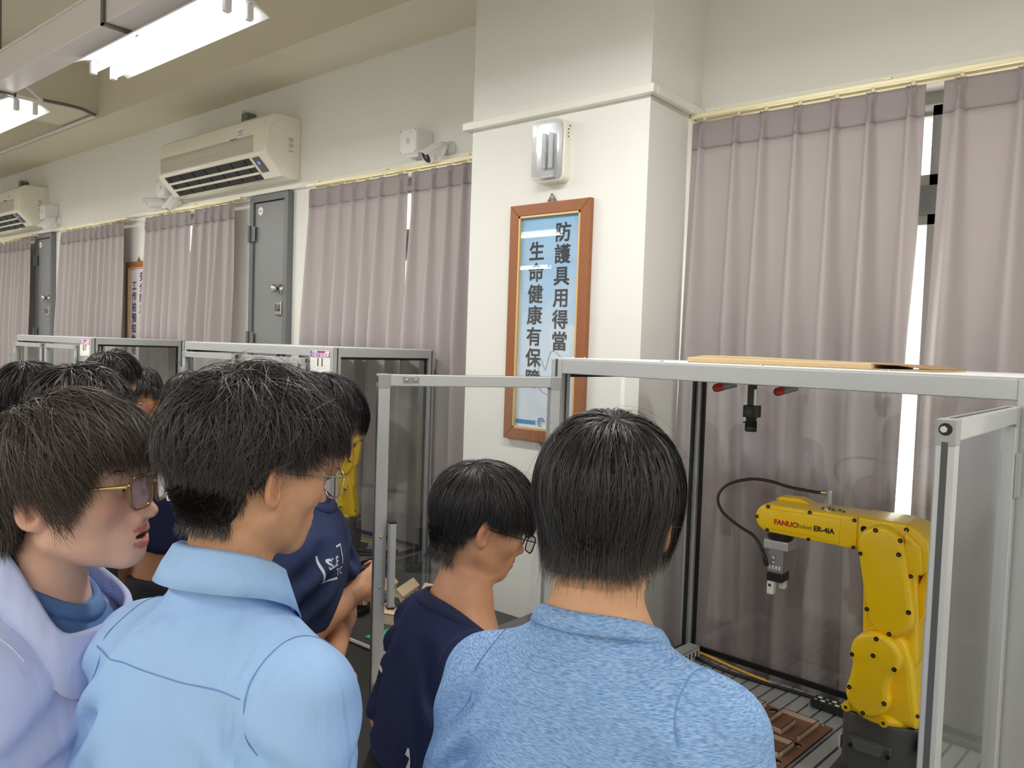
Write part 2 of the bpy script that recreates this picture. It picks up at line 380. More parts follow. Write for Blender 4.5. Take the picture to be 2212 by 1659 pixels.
# ================================================================== curtains
mat('curtain', (172, 163, 163), .62, spec=.3, sheen=.15, noise=.015, nscale=5, bump=.06, bscale=900)
mat('curtain_hem', (154, 145, 146), .62, spec=.3)
mat('rail', (236, 226, 190), .35, metal=.2)
def curtain(x0, x1, n, label, group, seed, zt=2.672, zb=.42, lean=0., amp=1., y=YW-.1):
    rs = np.random.RandomState(seed); w = x1-x0; nu, hv = n*26, 9
    t = thing('curtain', label, 'curtain', ((x0+x1)/2, y, zt), group=group)
    u = np.linspace(0, 1, nu+1); ph = (np.arange(n)+.5)/n + rs.uniform(-.12, .12, n)/n; ph[0] = .35/n; ph[-1] = 1-.35/n
    vs = np.concatenate([np.linspace(0, .105, hv), .105+np.linspace(0, 1, 30)[1:]**1.25*(zt-zb-.105)])
    a = rs.uniform(.75, 1.2, n)*amp; V = []
    gap = np.diff(ph, prepend=ph[0]-1/n)
    for v in vs:
        s = max(0., (v-.105)/(zt-zb)); yo = np.zeros_like(u); xo = np.zeros_like(u)
        for k in range(n):
            d = (u-ph[k])*w                                     # metres from this pleat
            if v < .105:
                h = v/.105; sp = .0105*abs(h-.55)/.55+.0018; c = math.exp(-((h-.55)/.16)**2)
                for j in (-1, 0, 1): yo -= (.017-.006*c)*np.exp(-((d-j*sp)/.0042)**2)*(.55 if c > .5 and j else 1)
                yo -= .010*h*np.exp(-(d/.014)**2)
            else:
                wd = (.011+.024*min(1, s*2.2)**.8)*min(1.2, w/n/.12); dd = d-lean*s*.05-rs.uniform(-.0002, .0002)+.006*s*math.sin(3*s+k)
                A = (.030+.040*min(1, s*3))*a[k]
                yo -= A*np.exp(-np.abs(dd/wd)**2.2)
                xo += -np.sign(dd)*0+ .010*min(1, s*3)*np.exp(-(dd/wd/1.3)**2)*(-1)
        if v >= .105: yo += .006*np.sin(2*PI*u*n*.5+seed)*s+.012*s*np.sin(2*PI*u*1.3+seed*2)
        xx = (u-.5)*w*(1+.03*s)+xo-.012*lean*s
        V.append(np.stack([xx, yo, np.full_like(u, -v)], 1))
    V = np.concatenate(V); m1 = nu+1; nr = len(vs); ii = np.arange(nr-1)[:, None]*m1+np.arange(nu)[None]; ii = ii.ravel()
    F = np.stack([ii, ii+m1, ii+m1+1, ii+1], 1)
    def grid_obj(name, rows, m, dy=0.):
        sel = F.reshape(nr-1, nu, 4)[rows[0]:rows[1]].reshape(-1, 4); lo = sel.min(); vv = V[lo:sel.max()+1].copy(); vv[:, 1] += dy
        me = bpy.data.meshes.new(name); me.from_pydata(vv.tolist(), [], (sel-lo).tolist()); me.materials.append(MATS[m])
        me.polygons.foreach_set('use_smooth', [True]*len(me.polygons)); o = obj(name, me, m, t)
        so = o.modifiers.new('thickness', 'SOLIDIFY'); so.thickness = .002; so.offset = 0; return o
    grid_obj('header_tape', (0, hv-1), 'curtain_hem'); fb = grid_obj('fabric', (hv-1, nr-1), 'curtain')
    st = MB(); row = V[(hv-1)*m1:hv*m1:3]; st.tube([(p[0], p[1]-.0014, p[2]) for p in row], .0007, 4); obj('stitching', st, 'curtain_hem', fb)
    for k in range(n):
        hk = MB(); x = (ph[k]-.5)*w; hk.tube([(x, .004, -.04), (x, .008, .0), (x, .012, .02)], .0016, 5); hk.cyl((x, .012, .014), (x, .012, .03), .006, 8); obj('hook', hk, 'rail', t)
    return t
g = 'mauve grey pleated curtains along the window wall'
curtain(-1.525, -.676, 7, 'wide mauve grey curtain behind the robot cell, right beside the pillar', g, 3, zb=.5, lean=1.2, amp=1.1)
curtain(-.622, .50, 8, 'mauve grey curtain at the right edge behind the robot cell, past the bright gap', g, 5, zb=.5, lean=.9, amp=1.1)
curtain(-4.093, -3.205, 7, 'mauve grey curtain between the grey closet door and its twin by the pillar', g, 8)
curtain(-3.175, -2.47, 6, 'mauve grey curtain running in behind the pillar', g, 9)
curtain(-6.23, -5.53, 6, 'mauve grey curtain overlapping the half hidden wooden framed sign', g, 11, lean=.6)
curtain(-5.47, -4.935, 5, 'mauve grey curtain just left of the grey closet door under the air conditioner', g, 12)
curtain(-7.89, -7.185, 6, 'far mauve grey curtain beside the distant grey closet door', g, 14)
curtain(-7.16, -6.615, 5, 'far mauve grey curtain ending at the half hidden framed sign', g, 15)
curtain(-9.36, -8.66, 6, 'mauve grey curtain at the left edge beside the distant grey door', g, 17)
curtain(-10.0, -9.42, 5, 'most distant mauve grey curtain cut by the left edge', g, 18)
for i, (a, b) in enumerate(((-1.535, 1.2), (-4.12, -2.45), (-6.2, -4.86), (-7.92, -6.57), (-10.1, -8.6))):
    lab = ['over the curtains behind the robot cell', 'over the curtains left of the pillar', 'between the air conditioner and the framed sign', 'left of the half hidden framed sign', 'beyond the distant closet door'][i]
    t = thing('curtain_rail', 'cream double curtain rail '+lab, 'curtain rail', (0, YW-.07, 2.70), group='curtain rails')
    obj('track', MB().cbox((a, -.036, -.008), (b, -.018, .008), .002), 'rail', t); obj('track', MB().cbox((a, .012, -.008), (b, .03, .008), .002), 'rail', t)
    k = 0; x = a+.12
    while x < b: obj('bracket', MB().cbox((x-.012, -.04, .006), (x+.012, .07, .016), .002), 'rail', t); x += .62

# ================================================================== air conditioners
def air_conditioner(loc, label, w=1.385):
    t = thing('air_conditioner', label, 'air conditioner', loc, group='wall air conditioners')
    P_ = lambda pts: [(-d, z) for d, z in pts]
    body = [(0, .385), (.15, .385), (.2, .375), (.232, .35), (.246, .31), (.252, .22), (.25, .13), (.2445, .117), (.13, .007), (.06, 0), (0, 0)]
    o = obj('body', MB().prism(P_(body), 0, w, ax='yz', bevel=.006), 'cream_plastic', t); autosmooth(o, 30)
    fp = [(.16, .389), (.203, .38), (.236, .354), (.251, .312), (.258, .22), (.256, .14), (.25, .136), (.245, .22), (.24, .31), (.2, .37)]
    o = obj('front_panel', MB().prism(P_(fp), .012, w-.018, ax='yz', bevel=.002), 'cream_plastic', t); autosmooth(o, 30)
    for k in range(11):
        z = .148+.0098*k; d = .2575
        obj('grille_slot', MB().cbox((.05, -d-.0016, z), (w-.13, -d+.002, z+.0034), .001), 'grille_dark', o)
    oc = [(.238, .118), (.246, .112), (.15, .014), (.14, .02)]
    obj('outlet', MB().prism(P_([(.2452, .1162), (.2466, .1148), (.1324, .0050), (.1310, .0064)]), .085, w-.2, ax='yz'), 'black', t)
    for k, (d, z) in enumerate(((.2065, .0765), (.1675, .039))):
        obj('vane', MB().prism(P_([(d+.007, z+.006), (d+.009, z+.004), (d-.003, z-.0075), (d-.005, z-.0055)]), .08, w-.195, ax='yz', bevel=.001), 'cream_plastic', t)
    for k in range(7):
        x = .13+k*(w-.4)/6; obj('fin', MB().prism(P_([(.240, .110), (.2425, .1075), (.1425, .0115), (.140, .014)]), x, x+.012, ax='yz'), 'black_matte', t)
    obj('display', MB().prism(P_([(.2435, .115), (.2475, .111), (.172, .036), (.168, .04)]), w-.16, w-.09, ax='yz'), 'robot_grey2', t)
    obj('indicator_light', MB().prism(P_([(.2235, .0945), (.2265, .0895), (.212, .0755), (.209, .0805)]), w-.135, w-.112, ax='yz'), 'blue_light', t)
    lb = obj('paper_label', MB().box((w-.32, -.2555, .262), (w-.245, -.252, .315)), 'paper', t)
    for k in range(3): obj('print_line', MB().box((w-.312, -.2562, .27+.013*k), (w-.255, -.2554, .274+.013*k)), 'robot_grey2', lb)
    obj('maker_script', MB().tube([(w-.40+.004*k, -.2598, .252+.005*math.sin(k*1.9)*(1 if k%5 else 1.6)) for k in range(22)], .0011, 4), 'ink', t)
    sd = [(.04, .05), (.04, .34), (.15, .352), (.215, .3), (.228, .2), (.222, .12), (.17, .06)]
    o2 = obj('side_cap', MB().prism(P_(sd), w, w+.004, ax='yz', bevel=.0015), 'cream_plastic', t)
    for k, (d, z, a) in enumerate(((.07, .24, .03), (.07, .205, .026), (.07, .17, .012))): obj('side_print', MB().box((w+.0035, -d-.02, z-a/2), (w+.0046, -d+.012, z+a/2)), 'side_print', o2)
    obj('pipe_cover', MB().cbox((w*.6-.035, -.07, .385), (w*.6+.035, -.0, .50), .004), 'grey_frame', t); obj('pipe_cover', MB().cbox((w*.6-.105, -.062, .385), (w*.6-.04, -.0, .53), .004), 'cream_plastic', t)
    return t
mat('grille_dark', (140, 134, 118), .5); mat('blue_light', (60, 80, 235), .4, emit=((.15, .2, 1), 1.0)); mat('side_print', (196, 198, 192), .5)
air_conditioner((-5.72, YW, 2.775), 'cream wall air conditioner with open louvres above the grey closet door')
air_conditioner((-9.88, YW, 2.775), 'distant cream wall air conditioner cut by the left edge')

# ================================================================== bullet cameras and their boxes
def bullet_cam(base, aim, label):
    """base plate on the wall; aim = direction the lens looks"""
    t = thing('security_camera', label, 'camera', base, group='white bullet security cameras')
    b = MB(); b.T = Matrix.Rotation(PI/2, 4, 'X'); b.lathe([(.042, 0), (.044, .004), (.042, .016), (.02, .022), (.018, .03)], 20); obj('base_plate', b, 'white_plastic', t)
    d = Vector(aim).normalized(); j1 = Vector((0, -.055, 0)); j2 = j1+Vector((d.x*.03, -.02, -.012))
    a = MB(); a.cyl((0, -.02, 0), j1, .011, 12); a.ball(j1, .017, 14, 8); a.cyl(j1, j2, .012, 12); obj('arm', a, 'white_plastic', t)
    rot = d.to_track_quat('Z', 'Y').to_matrix().to_4x4(); M4 = Matrix.Translation(j2-d*.03) @ rot
    c = MB(); c.T = M4; c.lathe([(.012, -.02), (.026, -.008), (.036, .03), (.0385, .10), (.0385, .128), (.036, .132), (.034, .126)], 22); obj('housing', c, 'white_plastic', t)
    f = MB(); f.T = M4; f.lathe([(.0345, .118), (.0345, .1255), (.03, .127), (.004, .127)], 22); fo = obj('front_window', f, 'black', t)
    l = MB(); l.T = M4; l.box((-.012, -.008, .127), (.012, .008, .1278)); obj('lens', l, 'robot_grey2', fo)
    s = MB(); s.T = M4; n = 18; pts = [(.041*math.cos(R(20+140*i/n)), .041*math.sin(R(20+140*i/n))) for i in range(n+1)]+[(.0385*math.cos(R(160-140*i/n)), .0385*math.sin(R(160-140*i/n))) for i in range(n+1)]
    s.prism(pts, .03, .15, ax='xy'); obj('sun_shield', s, 'white_plastic', t)
def junction_box(x, z, label, s=.135):
    t = thing('junction_box', label, 'junction box', (x, YW, z), group='white junction boxes')
    obj('box', MB().cbox((-s/2, -.115, -s/2), (s/2, 0, s/2), .005), 'white_plastic', t); o = obj('cover', MB().cbox((-s/2+.004, -.121, -s/2+.004), (s/2-.004, -.115, s/2-.004), .002), 'white_plastic', t)
    obj('maker_mark', MB().cbox((-.012, -.1225, -.012), (.012, -.121, .016), .002), 'side_print', o)
    for a in (-1, 1):
        for c in (-1, 1): obj('screw', MB().cyl((a*s*.42, -.121, c*s*.42), (a*s*.42, -.1222, c*s*.42), .004, 8), 'steel', o)
junction_box(-3.19, 2.835, 'white junction box above the middle curtains left of the pillar')
bullet_cam((-2.99, YW, 2.79), (-.15, -.7, -.5), 'white bullet camera pointing down beside the box left of the pillar')
junction_box(-5.95, 2.875, 'white junction box just under the left end of the large air conditioner')
bullet_cam((-5.80, YW, 2.80), (-.2, -.45, -.75), 'white bullet camera tilted down under the large air conditioner')
bullet_cam((-6.03, YW, 2.79), (-.3, -.9, -.12), 'white bullet camera looking along the wall towards the far end')
junction_box(-8.3, 2.895, 'white junction box beside the distant air conditioner')
bullet_cam((-8.2, YW, 2.82), (-.2, -.6, -.6), 'white bullet camera beside the distant air conditioner')

# ================================================================== emergency light on the pillar
t = thing('emergency_light', 'cream emergency lamp with ribbed clear cover high on the pillar', 'emergency light', (-1.972, YC, 2.548))
rr = lambda w, h, r, n=5: [p for cx, cz, a in ((w-r, h-r, 0), (-w+r, h-r, 90), (-w+r, -h+r, 180), (w-r, -h+r, 270)) for p in arc(cx, cz, r, a, a+90, n)]
obj('housing', MB().prism(rr(.072, .122, .022), -.045, 0, bevel=.004), 'cream_plastic', t)
mat('chrome_in', (225, 225, 228), .18, metal=.9)
obj('reflector', MB().prism(rr(.062, .112, .018), -.048, -.044), 'chrome_in', t)
for k in range(2): obj('tube', MB().cyl((-.02+.035*k, -.058, -.07), (-.02+.035*k, -.058, .07), .0095, 12), 'lamp_white', t)
obj('battery_cover', MB().cbox((-.03, -.06, -.108), (.03, -.046, -.078), .004), 'white_plastic', t)
m = bpy.data.materials.new('ribbed_clear'); m.use_nodes = True; b = m.node_tree.nodes['Principled BSDF']; b.inputs['Transmission Weight'].default_value = .0
pane_mat('ribbed_clear', (.94, .95, .96), 1.3, .05, haze=.03)
cv = MB(); n = 22
cv.prism(rr(.070, .120, .022), -.082, -.046, bevel=.010); cov = obj('clear_cover', cv, 'ribbed_clear', t)
for k in range(n): x = -.06+.12*k/(n-1); obj('rib', MB().cyl((x, -.083, -.105), (x, -.083, .105), .0024, 6), 'ribbed_clear', cov)
for k, (y, z) in enumerate(((-.02, .085), (-.022, .07), (-.02, .056), (-.012, .1))): obj('switch', MB().cyl((.072, y, z), (.075, y, z), .0032, 8), 'robot_grey2', t)

# ================================================================== framed signs
m = mat('poster_print', (190, 215, 240), .6); nt = m.node_tree; b = nt.nodes['Principled BSDF']
tc = nt.nodes.new('ShaderNodeTexCoord'); sx = nt.nodes.new('ShaderNodeSeparateXYZ'); nt.links.new(tc.outputs['Object'], sx.inputs[0])
mr = nt.nodes.new('ShaderNodeMapRange'); mr.inputs['From Min'].default_value = -.45; mr.inputs['From Max'].default_value = .45; nt.links.new(sx.outputs['Z'], mr.inputs['Value'])
rp = nt.nodes.new('ShaderNodeValToRGB'); rp.color_ramp.elements[0].color = srgb(240, 243, 250); rp.color_ramp.elements[1].color = srgb(150, 200, 240)
e = rp.color_ramp.elements.new(.45); e.color = srgb(214, 231, 248); nt.links.new(mr.outputs[0], rp.inputs[0])
vo = nt.nodes.new('ShaderNodeTexVoronoi'); vo.feature = 'F1'; vo.distance = 'CHEBYCHEV'; vo.inputs['Scale'].default_value = 6.5; nt.links.new(tc.outputs['Object'], vo.inputs['Vector'])
mx = nt.nodes.new('ShaderNodeMix'); mx.data_type = 'RGBA'; mx.blend_type = 'MULTIPLY'; sp = nt.nodes.new('ShaderNodeSeparateColor'); nt.links.new(vo.outputs['Color'], sp.inputs[0])
r2 = nt.nodes.new('ShaderNodeValToRGB'); r2.color_ramp.interpolation = 'CONSTANT'; r2.color_ramp.elements[0].color = (.72, .86, .97, 1); r2.color_ramp.elements[1].position = .3; r2.color_ramp.elements[1].color = (1, 1, 1, 1)
e = r2.color_ramp.elements.new(.6); e.color = (.86, .93, .99, 1)
nt.links.new(sp.outputs[0], r2.inputs[0]); nt.links.new(rp.outputs[0], mx.inputs['A']); nt.links.new(r2.outputs[0], mx.inputs['B']); mx.inputs['Factor'].default_value = .8
nt.links.new(mx.outputs['Result'], b.inputs['Base Color'])
m = mat('poster_pink', (243, 232, 240), .6, noise=.03, nscale=6)
def framed_sign(cx, cz, w, h, y, right, left, paper, label, detail):
    t = thing('framed_sign', label, 'framed sign', (cx, y, cz), group='wooden framed safety signs')
    fw, d = .047, .026; W2, H2 = w/2, h/2
    for poly in ([(-W2, H2), (W2, H2), (W2-fw, H2-fw), (-W2+fw, H2-fw)], [(-W2, -H2), (-W2+fw, -H2+fw), (W2-fw, -H2+fw), (W2, -H2)],
                 [(-W2, -H2), (-W2, H2), (-W2+fw, H2-fw), (-W2+fw, -H2+fw)], [(W2, -H2), (W2-fw, -H2+fw), (W2-fw, H2-fw), (W2, H2)]):
        obj('frame_rail', MB().prism(poly, -d, 0, bevel=.003), 'wood_frame', t)
    g_ = MB(); a, c = W2-fw, H2-fw
    for A, B in (((-a, -d+.002, c-.008), (a, -.004, c)), ((-a, -d+.002, -c), (a, -.004, -c+.008)), ((-a, -d+.002, -c), (-a+.008, -.004, c)), ((a-.008, -d+.002, -c), (a, -.004, c))): g_.box(A, B)
    obj('inner_lip', g_, 'gold_lip', t)
    p = obj('print', MB().box((-a+.002, -.010, -c+.002), (a-.002, -.004, c-.002)), paper, t)
    for txt, x, zt in ((right, a*.42, c*.86), (left, -a*.42, c*.70)):
        for i, ch in enumerate(txt): lettering(ch, .082, 'ink', p, (x, -.0108, zt-.0885*i-.02), bold=0., heavy=.0016, name='character')
    if detail:
        obj('colour_bar', MB().box((-a+.004, -.0106, -c+.02), (-a+.115, -.0098, -c+.038)), 'bar_blue', p)
        lg = MB(); lg.tube([( -a+.145+.017*math.cos(q*.4), -.0106, -c+.034+.017*math.sin(q*.4)) for q in range(13)], .0022, 5); lg.tube([(-a+.145+.008*math.cos(q*.6), -.0106, -c+.034+.008*math.sin(q*.6)) for q in range(9)], .002, 5)
        obj('logo', lg, 'logo_blue', p); lettering('中國生產力中心', .017, 'ink', p, (-a+.245, -.0108, -c+.036), name='small_print')
        hl = MB(); hl.tube(smooth_path([(.0, -.0106, -c+.25), (-.03, -.0106, -c+.3), (-.035, -.0106, -c+.2), (-.01, -.0106, -c+.16), (.06, -.0106, -c+.15), (.10, -.0106, -c+.2), (.09, -.0106, -c+.29), (.03, -.0106, -c+.33), (0, -.0106, -c+.25)]), .0016, 4)
        obj('helmet_drawing', hl, 'alu_cap', p)
    obj('glazing', MB().box((-a, -d+.006, -c), (a, -d+.008, c)), 'poster_glass', t)
    for zz, sg in ((H2, 1), (-H2, -1)):
        hk = MB(); s = .5
        for k, (ww, hh) in enumerate(((.030, .012), (.021, .021), (.012, .030))):
            hk.tube([(-ww*.7, -.006, zz), (-ww*.7, -.006, zz+sg*hh), (ww*.7, -.006, zz+sg*hh), (ww*.7, -.006, zz)], .0016, 5)
        hk.ball((0, -.008, zz+sg*.034), .004, 8, 6); obj('hanger', hk, 'brass', t)
mat('bar_blue', (60, 140, 205), .5); mat('logo_blue', (50, 90, 170), .5); mat('brass', (120, 104, 76), .4, metal=.6)
framed_sign(-1.982, 1.858, .41, .985, YC, '防護具用得當', '生命健康有保障', 'poster_print', 'wooden framed blue Chinese safety sign hanging on the pillar', True)
framed_sign(-6.545, 1.865, .41, .985, YW, '安全防馬虎', '工作前預知危險', 'poster_pink', 'wooden framed pink Chinese sign half hidden behind a curtain', False)
# ================================================================== robot cells
ZT = .694                                     # table top
def profile_post(mb, x0, y0, x1, y1, z0, z1, slots=True):
    mb.mi = 0; mb.cbox((x0, y0, z0), (x1, y1, z1), .0025)
    if slots:
        mb.mi = 1; cx, cy, e = (x0+x1)/2, (y0+y1)/2, .0006
        mb.box((cx-.004, y0-e, z0), (cx+.004, y0+e, z1)); mb.box((cx-.004, y1-e, z0), (cx+.004, y1+e, z1))
        mb.box((x0-e, cy-.004, z0), (x0+e, cy+.004, z1)); mb.box((x1-e, cy-.004, z0), (x1+e, cy+.004, z1)); mb.mi = 0
def make_cell(loc, rotz, label, number, wopen=None, D=.79, table=True):
    """x along the front (0 = outer left), y into the depth, z from the floor; doors swing to the front"""
    Wf, zt = 1.305, 1.724; t = thing('robot_cell', label, 'robot cell', loc, rotz, 'aluminium framed robot cells')
    p = .04; G = ['alu', 'slot']
    def post(name, x0, y0, x1, y1, z0, z1, sl=True):
        m_ = MB(); profile_post(m_, x0, y0, x1, y1, z0, z1, sl); return obj(name, m_, G, t)
    post('post', 0, 0, p, p, 0, zt); post('post', 0, D-p, p, D, 0, zt); post('post', Wf-p, D-p, Wf, D, 0, zt); post('post', Wf-p, .005, Wf, .045, 0, zt-.001)
    cp = obj('corner_cover', MB().cbox((Wf-.17, -.002, .62), (Wf, .005, zt), .002), 'alu', t)
    obj('top_beam', MB().cbox((p, 0, zt-p), (Wf-.17, p, zt), .002), 'alu', t)
    obj('top_beam', MB().cbox((p, D-p, zt-p), (Wf-p, D, zt), .002), 'alu', t)
    obj('top_beam', MB().cbox((0, p, zt-p), (p, D-p, zt), .002), 'alu', t); obj('top_beam', MB().cbox((Wf-p, p, zt-p), (Wf, D-p, zt), .002), 'alu', t)
    # roof sheet lies on the frame with domed screws
    rf = obj('roof_panel', MB().cbox((.012, .012, zt), (Wf-.012, D-.012, zt+.004), .001), 'white_sheet', t)
    for x in (.06, .1, .35, .62, .9, 1.2):
        s = MB(); s.ball((x, .025, zt+.004), (.0055, .0055, .004), 10, 6); obj('screw', s, 'steel', rf)
    # gaskets and glazing of back and sides
    def glazed(a, b, ax):
        (x0, y0), (x1, y1) = a, b; z0, z1 = ZT+.01, zt-p; g_ = MB(); w = .011; k = .005
        if ax == 'x':
            g_.box((x0, y0-k, z1-w), (x1, y0+k, z1)); g_.box((x0, y0-k, z0), (x1, y0+k, z0+w*1.6)); g_.box((x0, y0-k, z0), (x0+w, y0+k, z1)); g_.box((x1-w, y0-k, z0), (x1, y0+k, z1))
            q = MB().box((x0+.004, y0-.0025, z0+.004), (x1-.004, y0+.0025, z1-.004))
        else:
            g_.box((x0-k, y0, z1-w), (x0+k, y1, z1)); g_.box((x0-k, y0, z0), (x0+k, y1, z0+w*1.6)); g_.box((x0-k, y0, z0), (x0+k, y0+w, z1)); g_.box((x0-k, y1-w, z0), (x0+k, y1, z1))
            q = MB().box((x0-.0025, y0+.004, z0+.004), (x0+.0025, y1-.004, z1-.004))
        o = obj('glass_panel', q, 'glass', t); obj('gasket', g_, 'gasket', o)
    glazed((p, D-p/2), (Wf-p, D-p/2), 'x'); glazed((p/2, p), (p/2, D-p), 'y'); glazed((Wf-p/2, p+.005), (Wf-p/2, D-p), 'y')
    # lower body
    obj('base_panel', MB().cbox((p, .006, .08), (Wf-p, .014, ZT-.05), .002), 'dark_panel', t)
    obj('base_panel', MB().cbox((.006, p, .08), (.014, D-p, ZT-.05), .002), 'dark_panel', t); obj('base_panel', MB().cbox((Wf-.014, p+.005, .08), (Wf-.006, D-p, ZT-.05), .002), 'dark_panel', t)
    obj('plinth_beam', MB().cbox((p, 0, .04), (Wf-p, p, .08), .002), 'alu', t)
    obj('table_rail', MB().cbox((p, 0, ZT-.05), (Wf-.17, p, ZT-.006), .002), 'alu', t)
    obj('deck', MB().box((p, p, ZT-.05), (Wf-p, D-p, ZT-.018)), 'slot', t)
    # grooved table: one slat between each pair of slots
    sl = MB().cbox((.0035, 0, -.017), (.0388, D-2*p, 0), .0012); me = sl.mesh('slat', ['slat']); k = 0; x = p+.002
    while x < Wf-p-.03:
        obj('slat', me, 'slat', t, (x, p, ZT)); x += .0423
    # doors
    dw = .515; fr = .03
    def door(side, ang):
        """side 0 hinges on the left post, side 1 on the corner cover; ang opens it outwards"""
        hx = p+.002 if side == 0 else Wf-.17-.004
        d = bpy.data.objects.new('door', None); COL.objects.link(d); d.parent = t; d.location = (hx, -.012, 0); d.rotation_euler = (0, 0, -R(ang) if side == 0 else R(ang))
        s = 1 if side == 0 else -1; z0, z1 = .79, 1.674
        X = lambda a, b: (min(s*a, s*b), max(s*a, s*b))
        for a, b in ((0, fr), (dw-fr, dw)):
            x = X(a, b); m_ = MB(); m_.cbox((x[0], -.012, z0), (x[1], .012, z1-fr), .002); m_.mi = 1; c_ = (b if a else a)*s
            m_.box((c_-.0008, -.004, z0), (c_+.0008, .004, z1-fr)); obj('door_stile', m_, G, d)
        x = X(fr, dw-fr)
        m_ = MB(); m_.cbox((x[0], -.012, z1-fr), (x[1], .012, z1), .002); m_.mi = 1; m_.box((x[0], -.004, z1-.0008), (x[1], .004, z1+.0006)); obj('door_rail', m_, G, d)
        obj('door_rail', MB().cbox((x[0], -.012, z0), (x[1], .012, z0+fr), .002), 'alu', d)
        for a, b in ((0, fr), (dw-fr, dw)):
            x = X(a, b); m_ = MB(); m_.cbox((x[0]-.0006, -.0126, z1-fr-.006), (x[1]+.0006, .0126, z1+.0006), .002); e = s*(b+.0006 if a else a-.0006)
            m_.mi = 1; m_.cyl((e-.0005*s, 0, z1-.013), (e+.0006*(s if a else -s), 0, z1-.013), .0085, 16); m_.mi = 2; m_.cyl((e-.0005*s, .002, z1-.013), (e+.0011*(s if a else -s), .002, z1-.013), .0048, 6)
            obj('corner_block', m_, ['alu_cap', 'gasket', 'steel'], d)
        x = X(fr-.004, dw-fr+.004); obj('door_glass', MB().box((x[0], -.002, z0+fr-.004), (x[1], .002, z1-fr+.004)), 'acrylic_door', d)
        for z in (1.55, .95):
            h = MB(); h.cyl((s*.004-s*.006, -.014, z-.04), (s*.004-s*.006, -.014, z+.04), .006, 10); h.cbox((min(s*.0, s*.028), -.0155, z-.04), (max(s*.0, s*.028), -.012, z+.04), .001); obj('hinge', h, 'alu_cap', d)
        hb = MB(); xb = s*(dw-fr/2); zc = 1.2 if side == 0 else .77
        if side == 0:
            xb -= s*.026; hb.cbox((xb-.009, .014, 1.08), (xb+.009, .034, 1.30), .004); hh = obj('handle', hb, 'alu', d); e = MB(); e.cbox((xb-.0095, .0135, 1.297), (xb+.0095, .0345, 1.302), .001); e.cbox((xb-.0095, .0135, 1.078), (xb+.0095, .0345, 1.083), .001); obj('end_cap', e, 'black', hh)
        else:
            # hook-shaped grip strip with black end cap
            pr = [(.0, .0), (.008, .016), (.02, .018), (.03, .03), (.045, .034), (.06, .026), (.064, .010), (.058, .0), (.05, .004), (.05, .014), (.043, .022), (.034, .02), (.025, .008), (.012, -.002)]
            pr = [(-(dw-.036)+a, -.012-b) for a, b in pr]
            hh = obj('handle', MB().prism(pr, .80, .965, ax='xy', bevel=.001), 'alu', d); obj('end_cap', MB().prism(pr, .965, .972, ax='xy', bevel=.001), 'black_matte', hh)
        return d
    doors = [door(0, wopen[0] if wopen else 0), door(1, wopen[1] if wopen else 0)]
    if number:
        tg = obj('number_tag', MB().box((Wf-.16, -.0036, zt-.118), (Wf-.016, -.002, zt-.012)), 'paper', t, label='white number tag with a purple header')
        m_ = obj('tag_header', MB().box((Wf-.158, -.0042, zt-.044), (Wf-.018, -.0034, zt-.014)), 'tag_purple', tg)
        lettering('分區技能競賽', .0215, 'paper', m_, (Wf-.088, -.0044, zt-.035), bold=.0003, name='tag_lettering')
        lettering('中彰投區', .010, 'paper', m_, (Wf-.128, -.0044, zt-.020), bold=.0003, name='tag_lettering'); obj('tag_badge', MB().box((Wf-.052, -.0045, zt-.024), (Wf-.022, -.004, zt-.016)), 'paper', m_)
        lettering(number, .052, 'black_print', tg, (Wf-.088, -.0040, zt-.068), bold=.0006, spacing=1.15, name='tag_number')
    return t, doors
mat('white_sheet', (226, 226, 226), .4)
m = mat('tag_purple', (130, 60, 170), .5); nt = m.node_tree; tc = nt.nodes.new('ShaderNodeTexCoord'); gr = nt.nodes.new('ShaderNodeSeparateXYZ'); nt.links.new(tc.outputs['Generated'], gr.inputs[0])
rp = nt.nodes.new('ShaderNodeValToRGB'); rp.color_ramp.elements[0].color = srgb(112, 70, 178); rp.color_ramp.elements[1].color = srgb(206, 46, 120); nt.links.new(gr.outputs['X'], rp.inputs[0]); nt.links.new(rp.outputs[0], nt.nodes['Principled BSDF'].inputs['Base Color'])
CELL_A = R(-3.9)
def cellpt(x, y, z):
    c, s = math.cos(CELL_A), math.sin(CELL_A); return Vector((-1.346+x*c-y*s, 1.7785+x*s+y*c, z))
cell, cdoors = make_cell((-1.346, 1.7785, 0), CELL_A, 'open aluminium robot cell in front, yellow robot inside, doors swung wide', None, (112, 93))
cell11, _ = make_cell((-4.16, 2.145, 0), R(1.0), 'closed aluminium robot cell tagged 11', '11', D=.64)
cell07, _ = make_cell((-6.72, 2.15, 0), R(1.0), 'distant closed aluminium robot cell tagged 07', '07', D=.64)
